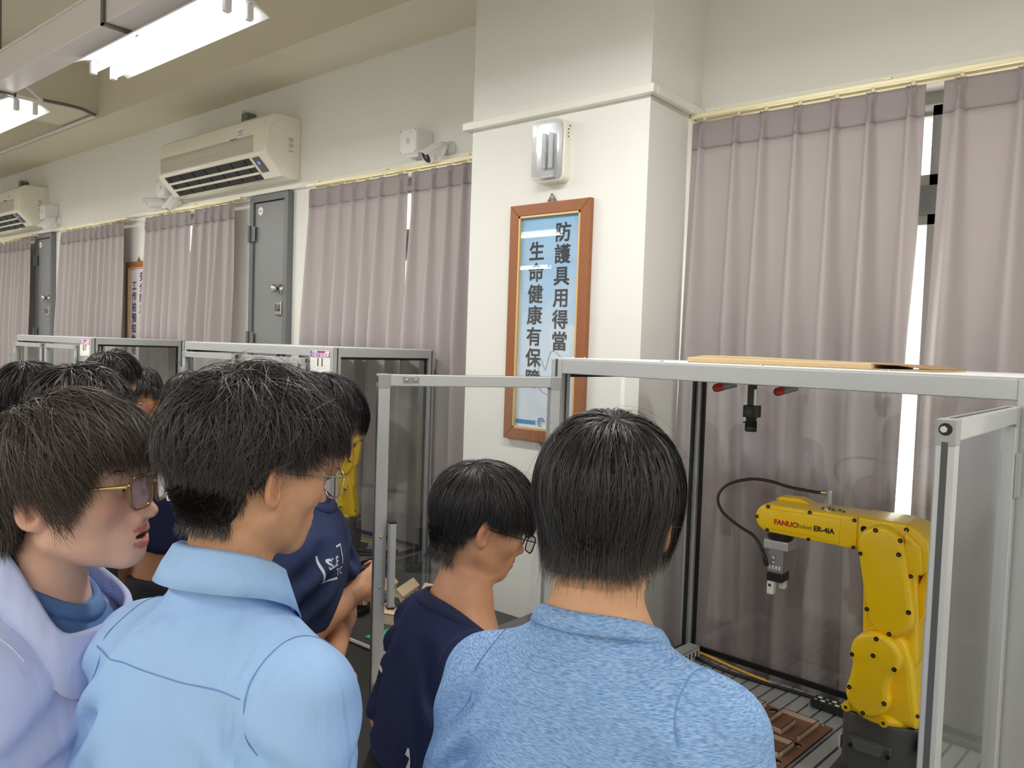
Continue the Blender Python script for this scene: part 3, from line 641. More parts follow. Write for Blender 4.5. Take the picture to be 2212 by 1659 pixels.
# ================================================================== robot arms
def bolt(parent, x, z, y, r=.0052):
    b = MB(); b.cyl((x, y-.001, z), (x, y+.0012, z), r*1.35, 14); b.mi = 1; b.cyl((x, y+.001, z), (x, y+.004, z), r, 12); b.mi = 2; b.cyl((x, y+.0039, z), (x, y+.0043, z), r*.45, 6)
    return obj('bolt', b, ['yellow', 'bolt', 'steel'], parent)
def stadium(x0, z0, r0, x1, z1, r1, n=14):
    """outline round two circles"""
    d = math.hypot(x1-x0, z1-z0); a = math.degrees(math.atan2(z1-z0, x1-x0)); b = math.degrees(math.acos((r0-r1)/d))
    return arc(x1, z1, r1, a-b, a+b, n)+arc(x0, z0, r0, a+b, a+360-b, n)
def make_robot(loc, rotz, label):
    """x forward, +y the side shown with the lettering, z up from the table"""
    t = thing('industrial_robot', label, 'robot', loc, rotz, 'yellow desktop robot arms')
    # grey base
    bs = [(x, y) for x, y in stadium(-.035, 0, .082, .005, 0, .080, 16)]
    b = MB(); b.prism(bs, 0, .178, ax='xy', bevel=.006); o = obj('base', b, 'robot_grey', t); autosmooth(o, 50)
    f = MB(); f.prism([(-.14, -.095), (.095, -.095), (.095, .095), (-.14, .095)], 0, .022, ax='xy', bevel=.004); obj('foot_plate', f, 'robot_grey', t)
    cv = obj('cover_plate', MB().cbox((-.052, .070, .03), (.048, .089, .128), .006), 'robot_grey', t)
    obj('cover_rib', MB().prism([(-.036, .122), (.04, .122), (.036, .106), (.028, .098), (-.026, .098)], .0885, .092, bevel=.001), 'robot_grey2', cv)
    for x in (-.044, .042): obj('bolt', MB().cyl((x, .088, .105), (x, .0925, .105), .0055, 12), 'bolt', cv)
    obj('paper_label', MB().box((.083, .0, .06), (.0855, .035, .095)), 'paper', t)
    obj('side_lug', MB().cbox((-.125, .03, .12), (-.10, .07, .165), .006), 'robot_grey', t); obj('air_port', MB().cyl((-.118, .05, .168), (-.118, .075, .172), .009, 12), 'steel', t)
    # turret
    tp = [(.062, .176), (.066, .195), (.058, .24), (.052, .30), (.045, .37), (.01, .402), (-.03, .405), (-.062, .385), (-.078, .34), (-.086, .30), (-.094, .242), (-.1, .2), (-.097, .180)]
    o = obj('turret', MB().prism(tp, -.062, .070, bevel=.016), 'yellow', t); autosmooth(o, 42)
    ring = MB(); ring.T = Matrix.Translation((-.017, 0, .172)); ring.lathe([(.078, 0), (.084, .006), (.084, .016), (.074, .026), (.05, .03)], 32); obj('turret_ring', ring, 'yellow', t)
    pn = arc(-.008, .342, .058, -52, 205, 18)+[(.050, .29)]+arc(.006, .245, .050, 165, 330, 12)+[(-.038, .285)]
    pn = arc(-.007, .345, .058, -40, 200, 20)+[(-.056, .31), (-.046, .285)]
    # upper lobe, waist, lower lobe
    pn = [( -.007+.058*math.cos(R(a)), .345+.058*math.sin(R(a))) for a in range(-28, 209, 10)]
    pn = pn[::-1]; up = pn
    lo = [(.006+.051*math.cos(R(a)), .244+.051*math.sin(R(a))) for a in range(25, -206, -12)]
    wr = [(.0465, .298)]; wl = [(-.0405, .292)]
    outline = up[::-1]                                         # from right (-28) over top to left (208)
    outline = outline+[(-.050, .312), (-.0425, .288)]+[(.006+.051*math.cos(R(a)), .244+.051*math.sin(R(a))) for a in range(155, 386, 12)]+[(.0485, .283), (.0465, .303)]
    o = obj('turret_cover', MB().prism(outline, .066, .108, bevel=.012), 'yellow', t); autosmooth(o, 45)
    for x, z in ((-.004, .348), (-.009, .39), (.044, .338), (-.052, .328), (.046, .256), (-.034, .240), (.012, .202)): bolt(o, x, z, .1075)
    for x, z in ((.058, .195), (-.030, .184)): obj('lug', MB().cyl((x, .074, z), (x, .088, z), .011, 14), 'yellow', t); bolt(o, x, z, .088, .004)
    for x, z in ((-.090, .205), (-.098, .214)): bolt(t, x, z, .060, .004)
    # upper arm
    ua = stadium(-.024, .345, .064, -.010, .604, .060)
    o = obj('upper_arm', MB().prism(ua, -.058, .050, bevel=.012), 'yellow', t); autosmooth(o, 42)
    uc = stadium(-.030, .449, .053, -.001, .606, .0535)
    o = obj('upper_arm_cover', MB().prism(uc, .048, .092, bevel=.012), 'yellow', t); autosmooth(o, 45)
    for x, z in ((.010, .647), (.042, .584), (-.044, .598), (.020, .452), (-.072, .466), (-.033, .404), (-.046, .632)): bolt(o, x, z, .0915)
    rib = MB().prism([(-.070, .40), (-.098, .45), (-.106, .54), (-.09, .56), (-.068, .5)], -.05, .03, bevel=.008); autosmooth(obj('arm_rib', rib, 'yellow', t), 40)
    # elbow block with its hanging motor hood
    el = [(.060, .583), (.060, .668), (-.046, .668), (-.074, .66), (-.098, .632), (-.108, .60), (-.108, .57), (-.088, .55), (-.062, .548), (-.05, .575), (-.03, .585)]
    o = obj('elbow', MB().prism(el, -.070, .066, bevel=.007), 'yellow', t); autosmooth(o, 35)
    hd = [(-.050, .655), (-.086, .62), (-.092, .56), (-.072, .541), (-.056, .546), (-.048, .58)]
    autosmooth(obj('elbow_hood', MB().prism(hd, .060, .078, bevel=.008), 'yellow', o), 40)
    bolt(o, -.052, .655, .066); bolt(o, -.070, .549, .078, .0045); obj('plug', MB().cyl((.044, .066, .640), (.044, .068, .640), .0075, 18), 'bolt', o)
    # forearm
    fa = [(.0595, .584), (.0595, .667)]+[(.284, .665)]+arc(.284, .627, .038, 86, -86, 18)
    o = obj('forearm', MB().prism(fa, -.062, .066, bevel=.008), 'yellow', t); autosmooth(o, 35)
    fp = [(.120, .592), (.150, .653)]+arc(.284, .626, .026, 90, 270, 14)+[(.16, .600)]
    autosmooth(obj('forearm_panel', MB().prism([(.10, .655), (.175, .655)]+arc(.284, .626, .027, 88, -88, 14)+[(.175, .598), (.10, .592)], .062, .0695, bevel=.004), 'yellow', o), 40)
    for x, z in ((.287, .658), (.177, .660), (.067, .658), (.066, .590), (.177, .590), (.286, .595), (.317, .627)): bolt(o, x, z, .0655, .0048)
    hump = [(.195, .664), (.30, .664), (.285, .676), (.23, .678)]
    autosmooth(obj('forearm_hump', MB().prism(hump, -.055, -.01, bevel=.005), 'yellow', o), 40)
    # lettering reads from the +y side, so it is turned about z
    for txt, size, m_, x, kw in (('FANUC', .0185, 'red_print', .2375, dict(bold=.0007)), ('Robot', .0155, 'black_print', .1895, {}), ('ER-4iA', .0185, 'black_print', .139, dict(bold=.0007))):
        lettering(txt, size, m_, o, (x, .0697, .6205), (0, 0, PI), **kw)
    # connector and cable on top
    c = MB(); c.cyl((.153, .0, .662), (.153, .0, .690), .011, 16); c.cyl((.153, .0, .690), (.153, .0, .714), .0095, 16); c.cyl((.150, .0, .704), (.172, .0, .704), .0075, 12); cn = obj('connector', c, 'steel', o)
    for k in range(5): obj('air_fitting', MB().cyl((.105+.013*k, .03-.012*(k % 2), .666), (.105+.013*k, .03-.012*(k % 2), .671), .0038, 8), 'robot_grey2', o)
    pts = [(.172, 0, .704), (.19, 0, .703), (.262, -.01, .705), (.32, -.02, .712), (.378, -.02, .710), (.437, -.01, .688), (.461, .0, .652), (.443, .008, .612), (.391, .015, .582), (.341, .022, .562), (.312, .030, .53), (.301, .034, .506)]
    obj('signal_cable', MB().tube(smooth_path(pts, 8), .0042, 8), 'black_cable', o); obj('cable_boot', MB().tube([(.304, .033, .518), (.301, .034, .506), (.297, .032, .490)], [.0055, .0068, .006], 8), 'black_cable', o)
    # wrist and gripper
    w = MB(); w.T = Matrix.Translation((.276, -.002, 0)); w.lathe([(.031, .562), (.0345, .566), (.0345, .586), (.031, .592)], 28); obj('wrist_flange', w, 'black', t)
    obj('adapter_plate', MB().cbox((.243, -.034, .537), (.309, .030, .561), .002), 'alu', t)
    gb = obj('gripper_body', MB().cbox((.256, -.024, .472), (.298, .024, .537), .003), 'alu_dark', t)
    gd = obj('gripper_guide', MB().cbox((.255, -.026, .448), (.299, .026, .474), .003), 'black', t)
    for k in range(4): obj('terminal', MB().box((.262+.009*k, .0238, .482), (.267+.009*k, .0252, .492)), 'white_plastic', gb)
    obj('screw', MB().ball((.282, .025, .512), (.006, .004, .006), 10, 6), 'steel', gb); obj('screw', MB().ball((.282, .025, .500), (.005, .003, .005), 10, 6), 'steel', gb)
    for k, x in enumerate((.276, .298-.021)):
        y0 = -.024 if k else .004
        fg = obj('gripper_finger', MB().cbox((.278 if not k else .258, y0, .411 if not k else .424), (.298 if not k else .276, y0+.02, .452), .004), 'white_plastic', t)
        if not k: obj('screw', MB().cyl((.289, y0+.0195, .437), (.289, y0+.0215, .437), .0042, 10), 'steel', fg)
    return t
make_robot((-.515, 2.103, ZT), PI, 'yellow robot arm with printed forearm and white gripper in the open cell')
make_robot((-3.22, 2.50, ZT), PI+R(40), 'yellow robot arm half hidden behind students in the cell tagged 11')
# ================================================================== people: one continuous skin per person, clothes and hair as parts
F4 = np.float32
def ell(p, c, r):
    q = (p-np.array(c, F4))/np.array(r, F4); k0 = np.sqrt((q*q).sum(-1)); q2 = q/np.array(r, F4); k1 = np.sqrt((q2*q2).sum(-1))+1e-9
    return k0*(k0-1)/k1
def cone(p, a, b, ra, rb):
    a = np.array(a, F4); ab = np.array(b, F4)-a; pa = p-a; h = np.clip((pa@ab)/max(1e-9, float(ab@ab)), 0, 1)
    d = pa-h[..., None]*ab; return np.sqrt((d*d).sum(-1))-(ra+(rb-ra)*h)
def smin(a, b, k): h = np.clip(.5+.5*(b-a)/k, 0, 1); return b*(1-h)+a*h-k*h*(1-h)
def smax(a, b, k): return -smin(-a, -b, k)
def mirror(p): q = p.copy(); q[..., 0] = np.abs(q[..., 0]); return q
def nets(F, xs, ys, zs):
    """naive surface nets on a rectilinear grid"""
    S = F < 0; C = S[:-1, :-1, :-1].astype(np.int8)
    off = [(i, j, k) for i in (0, 1) for j in (0, 1) for k in (0, 1)]; n = tuple(s-1 for s in F.shape); cnt = np.zeros(n, np.int8)
    for o in off: cnt += S[o[0]:o[0]+n[0], o[1]:o[1]+n[1], o[2]:o[2]+n[2]]
    I, J, K = np.nonzero((cnt > 0) & (cnt < 8)); ids = -np.ones(n, np.int64); ids[I, J, K] = np.arange(len(I))
    val = {o: F[I+o[0], J+o[1], K+o[2]] for o in off}; pos = {o: np.stack([xs[I+o[0]], ys[J+o[1]], zs[K+o[2]]], 1) for o in off}
    acc = np.zeros((len(I), 3)); num = np.zeros(len(I))
    for a in off:
        for b in off:
            if a < b and sum(abs(x-y) for x, y in zip(a, b)) == 1:
                m = (val[a] < 0) != (val[b] < 0); t = np.where(m, val[a]/np.where(m, val[a]-val[b], 1), 0)
                acc += np.where(m[:, None], pos[a]+(pos[b]-pos[a])*t[:, None], 0); num += m
    V = acc/num[:, None]; Q = []
    for ax in range(3):
        u, w = (ax+1) % 3, (ax+2) % 3
        A = [slice(None)]*3; B = [slice(None)]*3; A[ax] = slice(0, -1); B[ax] = slice(1, None)
        d = S[tuple(A)] != S[tuple(B)]; e = np.array(np.nonzero(d)).T
        ok = (e[:, u] > 0) & (e[:, w] > 0) & (e[:, u] < n[u]) & (e[:, w] < n[w]); e = e[ok]
        fl = S[tuple(e.T)]
        def c(du, dw): g = e.copy(); g[:, u] -= du; g[:, w] -= dw; return ids[tuple(g.T)]
        q = np.stack([c(1, 1), c(0, 1), c(0, 0), c(1, 0)], 1); q[~fl] = q[~fl][:, ::-1]; Q.append(q)
    return V, np.concatenate(Q)
def axis_pts(lo, hi, step, fine=None):
    """coordinates from lo to hi, denser inside the fine ranges [(a, b, step)]"""
    out = [lo]
    while out[-1] < hi:
        s = step
        for a, b, q in (fine or []):
            if a-.004 <= out[-1] <= b: s = min(s, q)
        out.append(out[-1]+s)
    return np.array(out, F4)
def grid_eval(fn, xs, ys, zs, B=14):
    """sample fn on the grid, block by block, skipping blocks far from the surface"""
    F = np.empty((len(xs), len(ys), len(zs)), F4); ax = (xs, ys, zs); cuts = [list(range(0, len(a), B))+[len(a)] for a in ax]
    cc, rr_, sl = [], [], []
    for i in range(len(cuts[0])-1):
        for j in range(len(cuts[1])-1):
            for k in range(len(cuts[2])-1):
                s = [(cuts[q][v], cuts[q][v+1]) for q, v in enumerate((i, j, k))]; lo = np.array([ax[q][s[q][0]] for q in range(3)]); hi = np.array([ax[q][s[q][1]-1] for q in range(3)])
                cc.append((lo+hi)/2); rr_.append(np.linalg.norm(hi-lo)/2); sl.append(s)
    d = fn(np.array(cc, F4)); far = np.abs(d) > np.array(rr_)*1.45+.03
    act = np.nonzero(~far)[0]
    for q in np.nonzero(far)[0]:
        s = sl[q]; F[s[0][0]:s[0][1], s[1][0]:s[1][1], s[2][0]:s[2][1]] = d[q]
    for g in range(0, len(act), 40):
        pts, shp = [], []
        for q in act[g:g+40]:
            s = sl[q]; X = np.stack(np.meshgrid(*[ax[v][s[v][0]:s[v][1]] for v in range(3)], indexing='ij'), -1); shp.append(X.shape[:3]); pts.append(X.reshape(-1, 3))
        r = fn(np.concatenate(pts).astype(F4)); o = 0
        for q, sh in zip(act[g:g+40], shp):
            s = sl[q]; n = sh[0]*sh[1]*sh[2]; F[s[0][0]:s[0][1], s[1][0]:s[1][1], s[2][0]:s[2][1]] = r[o:o+n].reshape(sh); o += n
    return F
def largest(V, Q):
    par = list(range(len(V)))
    def f(i):
        while par[i] != i: par[i] = par[par[i]]; i = par[i]
        return i
    for q in Q.tolist():
        r = f(q[0])
        for i in q[1:]: par[f(i)] = r
    lab = np.array([f(i) for i in range(len(V))]); u, n = np.unique(lab, return_counts=True); k = lab == u[np.argmax(n)]; mp = np.cumsum(k)-1; return V[k], mp[Q[k[Q[:, 0]]]]
def np_mesh(name, V, Q, m, smooth=True):
    me = bpy.data.meshes.new(name); V = np.asarray(V, np.float32); Q = np.asarray(Q, np.int32); k = Q.shape[1]
    me.vertices.add(len(V)); me.vertices.foreach_set('co', V.ravel()); me.loops.add(Q.size); me.loops.foreach_set('vertex_index', Q.ravel())
    me.polygons.add(len(Q)); me.polygons.foreach_set('loop_start', np.arange(0, Q.size, k, dtype=np.int32)); me.polygons.foreach_set('loop_total', np.full(len(Q), k, np.int32))
    me.polygons.foreach_set('use_smooth', np.full(len(Q), smooth)); me.materials.append(MATS[m] if isinstance(m, str) else m); me.update(calc_edges=True); me.validate(); return me
def relax(V, Q, it=2, f=.5):
    n = len(V); V = V.copy()
    for _ in range(it):
        s = np.zeros_like(V); c = np.zeros(n)
        for a, b in ((0, 1), (1, 2), (2, 3), (3, 0)):
            for i, j in ((a, b), (b, a)): np.add.at(s, Q[:, i], V[Q[:, j]]); np.add.at(c, Q[:, i], 1)
        V += f*(s/np.maximum(c, 1)[:, None]-V)
    return V
# ------------------------------------------------------------------ head in its own frame: x right, y to the face, z up, eyes at z = 0
def skull(p):
    d = ell(p, (0, -.012, .028), (.0745, .097, .0885)); return smin(d, ell(p, (0, .022, .036), (.066, .072, .066)), .03)
def ear(q, sz=1.):
    e = q-np.array((.0735, -.014, -.016), F4); c, s = math.cos(.42), math.sin(.42); x = e[:, 0]*c+e[:, 1]*s; y = -e[:, 0]*s+e[:, 1]*c; z = e[:, 2]-.12*y
    l = np.stack([x, y, z], 1)/sz; base = ell(l, (.003, -.004, 0), (.0065, .0175, .029)); base = smin(base, ell(l, (.002, .004, -.024), (.006, .009, .011)), .006)
    base = smax(base, -ell(l, (.0090, .001, -.003), (.0088, .0112, .0172)), .002)
    rr_ = np.sqrt((np.sqrt(((l[:, 1]+.005)/.0155)**2+((l[:, 2]-.002)/.0265)**2)-1)**2*.019**2+(l[:, 0]-.0055)**2)-.0036; rr_ = np.where((l[:, 1] > .008) & (l[:, 2] < .012), 1., rr_)
    return smin(base, rr_, .004)*sz
def head_sdf(p, o):
    q = mirror(p); d = skull(p)
    d = smin(d, ell(p, (0, .026, -.034), (.060*o.get('w', 1), .066, .078)), .03)
    d = smin(d, cone(q, (.0475*o.get('w', 1), -.004, -.062), (.006, .066, -.098), .021, .019), .028)
    d = smin(d, ell(p, (0, .078, -.098), (.020, .018, .017)), .02)
    d = smin(d, ell(q, (.046, .056, -.022), (.021, .022, .022)), .03)
    d = smin(d, cone(q, (0, .080, .017), (.040, .070, .019), .013, .012), .022)
    d = smax(d, -ell(q, (.031, .101, -.001), (.019, .017, .0125)), .012)
    d = smin(d, ell(q, (.031, .0745, -.002), (.0155, .0135, .0125)), .004)
    n = cone(p, (0, .088, .012), (0, .107, -.034), .0075, .0095); n = smin(n, ell(p, (0, .1095, -.0385), (.0105, .0105, .0092)), .008); n = smin(n, ell(q, (.0115, .0985, -.0425), (.0085, .0095, .0078)), .006)
    n = smax(n, -ell(q, (.0065, .104, -.0495), (.0035, .006, .0035)), .002)
    d = smin(d, n, .010)
    op = o.get('mouth', 0.); d = smin(d, ell(p, (0, .079, -.068-op*.3), (.029, .023, .024)), .018)
    ux = q[:, 0]; lip = lambda z, y, r, w: np.sqrt(((p[:, 1]-(y-ux*ux*14))**2)+((p[:, 2]-(z-ux*ux*3*(1 if z > -.07 else -1)))**2))-r*np.clip(1-(ux/w)**2, 0, 1)**.5+np.where(ux > w, ux-w, 0)
    d = smin(d, lip(-.0635, .0985, .0062, .024), .006); d = smin(d, lip(-.0765-op, .0965-op*.3, .0078, .022), .006)
    d = smax(d, -ell(p, (0, .1025, -.0695-op*.5), (.021, .014, .0014+op*.55)), .002)
    d = smin(d, ear(q, o.get('ear', 1.)), .006)
    return d
def skin_colour(L, base, o):
    """real skin colouring: lips, ears, cheeks, brows' shadow-free"""
    c = np.tile(np.array(srgb(*base)[:3]), (len(L), 1)); q = mirror(L)
    def blend(mask, rgb, k): t = np.array(srgb(*rgb)[:3]); c[:] = c*(1-k*mask[:, None])+t*(k*mask[:, None])
    g = lambda ctr, r: np.exp(-(((q-np.array(ctr))/np.array(r))**2).sum(-1))
    blend(g((.045, .068, -.03), (.026, .03, .022)), (214, 128, 112), .45*o.get('blush', .5))
    blend(g((.082, -.02, -.018), (.014, .024, .034)), (206, 118, 96), .35)
    blend(g((0, .112, -.036), (.014, .014, .016)), (208, 130, 112), .3)
    op = o.get('mouth', 0.)
    for z, h in ((-.0628, .0062), (-.0772-op, .0072)): blend((np.clip(1-(q[:, 0]/.023)**2, 0, 1)**.5 > np.abs(L[:, 2]-z)/h) & (L[:, 1] > .082), (186, 96, 92), .75)
    blend(((((L-np.array((0, .098, -.0695-op*.5)))/np.array((.02, .016, .0012+op*.5)))**2).sum(-1) < 1), (70, 24, 24), .9*(op > 0))
    return c
m = mat('skin', (214, 164, 128), .5); nt = m.node_tree; b = nt.nodes['Principled BSDF']; at = nt.nodes.new('ShaderNodeAttribute'); at.attribute_name = 'tint'
no = nt.nodes.new('ShaderNodeTexNoise'); no.inputs['Scale'].default_value = 55; no.inputs['Detail'].default_value = 5; tc = nt.nodes.new('ShaderNodeTexCoord'); nt.links.new(tc.outputs['Object'], no.inputs['Vector'])
mr = nt.nodes.new('ShaderNodeMapRange'); mr.inputs['To Min'].default_value = .88; mr.inputs['To Max'].default_value = 1.1; nt.links.new(no.outputs['Fac'], mr.inputs['Value'])
vm = nt.nodes.new('ShaderNodeVectorMath'); vm.operation = 'SCALE'; nt.links.new(at.outputs['Color'], vm.inputs[0]); nt.links.new(mr.outputs[0], vm.inputs['Scale']); nt.links.new(vm.outputs[0], b.inputs['Base Color'])
b.inputs['Roughness'].default_value = .48; b.inputs['Specular IOR Level'].default_value = .4; b.inputs['Subsurface Weight'].default_value = .12; b.inputs['Subsurface Radius'].default_value = (.008, .003, .0015); b.inputs['Subsurface Scale'].default_value = 1.
n2 = nt.nodes.new('ShaderNodeTexNoise'); n2.inputs['Scale'].default_value = 420; nt.links.new(tc.outputs['Object'], n2.inputs['Vector']); bp = nt.nodes.new('ShaderNodeBump'); bp.inputs['Strength'].default_value = .12; bp.inputs['Distance'].default_value = .001
nt.links.new(n2.outputs['Fac'], bp.inputs['Height']); nt.links.new(bp.outputs[0], b.inputs['Normal'])
# ------------------------------------------------------------------ torso frame: origin at the base of the neck, y forward, z up
LOFT = np.array([(-.72, .172, .118, .012), (-.60, .178, .122, .008), (-.50, .172, .118, .006), (-.37, .152, .106, .008), (-.26, .160, .114, .01), (-.17, .166, .116, .008), (-.11, .150, .104, .0), (-.075, .106, .090, -.006), (-.05, .078, .076, -.008), (-.03, .062, .066, -.008), (.0, .053, .058, -.010), (.03, .050, .055, -.008)])
def torso_sdf(p, s=1., grow=0., loft=LOFT):
    z = p[:, 2]/s; g_ = grow*np.clip((-z+.0)/.09, .25, 1); rx = np.interp(z, loft[:, 0], loft[:, 1])*s+g_; ry = np.interp(z, loft[:, 0], loft[:, 2])*s+g_; yc = np.interp(z, loft[:, 0], loft[:, 3])*s
    x, y = np.abs(p[:, 0])/rx, np.abs(p[:, 1]-yc)/ry; k = (x**2.35+y**2.35)**(1/2.35); d = (k-1)*np.minimum(rx, ry)*.9
    return np.maximum(d, np.maximum(loft[0, 0]*s-p[:, 2], p[:, 2]-loft[-1, 0]*s-grow))
class Body:
    """a pose: head matrix, torso matrix and arm joints in world space"""
    def __init__(b, head, hrot, neck, tyaw, lean, s=1., arms=None, tilt=0., hs=1.):
        b.H = Matrix.Translation(head) @ Matrix.Rotation(R(hrot[0]), 4, 'Z') @ Matrix.Rotation(R(hrot[1]), 4, 'X') @ Matrix.Rotation(R(hrot[2]), 4, 'Y') @ Matrix.Scale(hs, 4)
        b.T = Matrix.Translation(neck) @ Matrix.Rotation(R(tyaw), 4, 'Z') @ Matrix.Rotation(R(-lean), 4, 'X') @ Matrix.Rotation(R(tilt), 4, 'Y'); b.s = s; b.tyaw = tyaw
        b.Hi = np.array(b.H.inverted(), F4); b.Ti = np.array(b.T.inverted(), F4); w = lambda v: np.array(b.T @ Vector(v), F4)
        b.sh = [w((-.152*s, -.006*s, -.134*s)), w((.152*s, -.006*s, -.134*s))]; b.hip = [w((-.09*s, .0, -.60*s)), w((.09*s, .0, -.60*s))]
        b.arms = []
        for i, sg in enumerate((-1, 1)):
            a = arms[i] if arms and arms[i] else None
            if a is None: el, wr = w((sg*.192*s, -.03*s, -.39*s)), w((sg*.185*s, .09*s, -.62*s))
            else: el, wr = w(a[0]), w(a[1])
            b.arms.append((b.sh[i], el, wr))
    def h(b, p): return p@b.Hi[:3, :3].T+b.Hi[:3, 3]
    def t(b, p): return p@b.Ti[:3, :3].T+b.Ti[:3, 3]
    def hw(b, v): return np.array(b.H @ Vector(v), F4)
    def tw(b, v): return np.array(b.T @ Vector(v), F4)
def hand_sdf(p, wr, el, curl=.6, side=1, s=1., normal=None):
    """palm, four curled fingers and a thumb, continuing the forearm from el to wr"""
    f = wr-el; f = f/np.linalg.norm(f); n = np.array(normal if normal is not None else (0, 0, -1.), F4); n = n-f*(n@f); n /= np.linalg.norm(n); a = np.cross(n, f)*side
    P0 = lambda x, y, z: wr+(a*x+f*y+n*z)*s
    d = cone(p, P0(-.018, .025, 0), P0(-.020, .075, .002), .017*s, .015*s); d = smin(d, cone(p, P0(.018, .025, 0), P0(.022, .078, .002), .016*s, .014*s), .02); d = smin(d, cone(p, P0(0, .0, 0), P0(0, .07, 0), .021*s, .017*s), .018)
    for x, L in ((-.028, .062), (-.010, .076), (.010, .080), (.028, .072)):
        q = P0(x, .082, .002); ang = 0.
        for k, (fr, rr_) in enumerate(((.45, .0092), (.32, .0085), (.23, .0078))):
            ang += curl*(.7, .9, .6)[k]; q2 = q+(f*math.cos(ang)+n*math.sin(ang))*L*fr*s; d = smin(d, cone(p, q, q2, rr_*s, rr_*.93*s), .005); q = q2
    t0 = P0(.028, .02, .006); t1 = P0(.052, .052, .014); t2 = P0(.05, .082, .026); d = smin(d, cone(p, t0, t1, .0135*s, .0108*s), .012); d = smin(d, cone(p, t1, t2, .0105*s, .0088*s), .006)
    return d
def body_sdf(p, b, o, head=True, hands=None):
    s = b.s; d = torso_sdf(b.t(p), s, -.012)
    nk = cone(p, b.hw((0, -.022, -.055)), b.tw((0, -.012, -.035)), .0510*s*o.get('neck', 1), .055*s*o.get('neck', 1)); d = smin(d, nk, .02)
    for i, (a, e, w) in enumerate(b.arms):
        d = smin(d, cone(p, b.tw((0, -.012*s, -.045*s)), a, .042*s, .050*s), .04); d = smin(d, cone(p, a, e, .054*s, .041*s), .03)
        fm = a*0+e*.65+w*.35; d = smin(d, cone(p, e, fm, .040*s, .040*s), .015); d = smin(d, cone(p, fm, w, .040*s, .0265*s), .015)
        cu = (hands or [None, None])[i] or dict(curl=.45)
        nr = ((p-w)**2).sum(1) < .05
        if nr.any(): d[nr] = smin(d[nr], hand_sdf(p[nr], w, e, side=(1 if i else -1), s=s, **cu), .012)
    lg = p[:, 2] < max(b.hip[0][2], b.hip[1][2])+.12
    if lg.any():
        P2, d2 = p[lg], d[lg]
        for i, hp in enumerate(b.hip):
            kn = np.array((hp[0]+.02*math.sin(-R(b.tyaw)), hp[1]+.02*math.cos(R(b.tyaw)), .48*hp[2]/.93), F4); an = np.array((hp[0], hp[1], .08), F4)
            d2 = smin(d2, cone(P2, hp, kn, .085*s, .058*s), .03); d2 = smin(d2, cone(P2, kn, an, .056*s, .040*s), .02)
            tt = an+np.array((-math.sin(R(b.tyaw))*.13, math.cos(R(b.tyaw))*.13, -.045), F4); d2 = smin(d2, cone(P2, an-np.array((0, 0, .035), F4), tt, .042, .030), .02)
        d[lg] = d2
    if head:
        q = b.h(p); near = (np.abs(q) < .16).all(1)
        if near.any():
            hd = head_sdf(q[near], o); d[near] = smin(d[near], hd, .02)
    return d
def build_skin(b, o, parent, res=.0028, coarse=.013, extra=()):
    c = np.array(b.H.translation); hr = .152; fx = [(c[0]-hr, c[0]+hr, res)]; fy = [(c[1]-hr, c[1]+hr, res)]; fz = [(c[2]-hr-.02, c[2]+hr, res)]
    pts = np.array([c]+[q for a in b.arms for q in a]+list(b.hip)); lo = pts.min(0)-.2; hi = pts.max(0)+.2
    for e in extra: fx.append((e[0]-e[3], e[0]+e[3], e[4])); fy.append((e[1]-e[3], e[1]+e[3], e[4])); fz.append((e[2]-e[3], e[2]+e[3], e[4]))
    xs, ys, zs = axis_pts(lo[0], hi[0], coarse, fx), axis_pts(lo[1], hi[1], coarse, fy), axis_pts(-.03, c[2]+.2, coarse*1.2, fz)
    F = grid_eval(lambda p: body_sdf(p, b, o, hands=o.get('hands')), xs, ys, zs); V, Q = nets(F, xs, ys, zs)
    me = np_mesh('person', V, Q, 'skin'); L = b.h(V.astype(F4)); col = skin_colour(L, o.get('skin', (214, 166, 132)), o)
    at_ = me.color_attributes.new('tint', 'FLOAT_COLOR', 'POINT'); at_.data.foreach_set('color', np.concatenate([col, np.ones((len(col), 1))], 1).astype(F4).ravel())
    return me
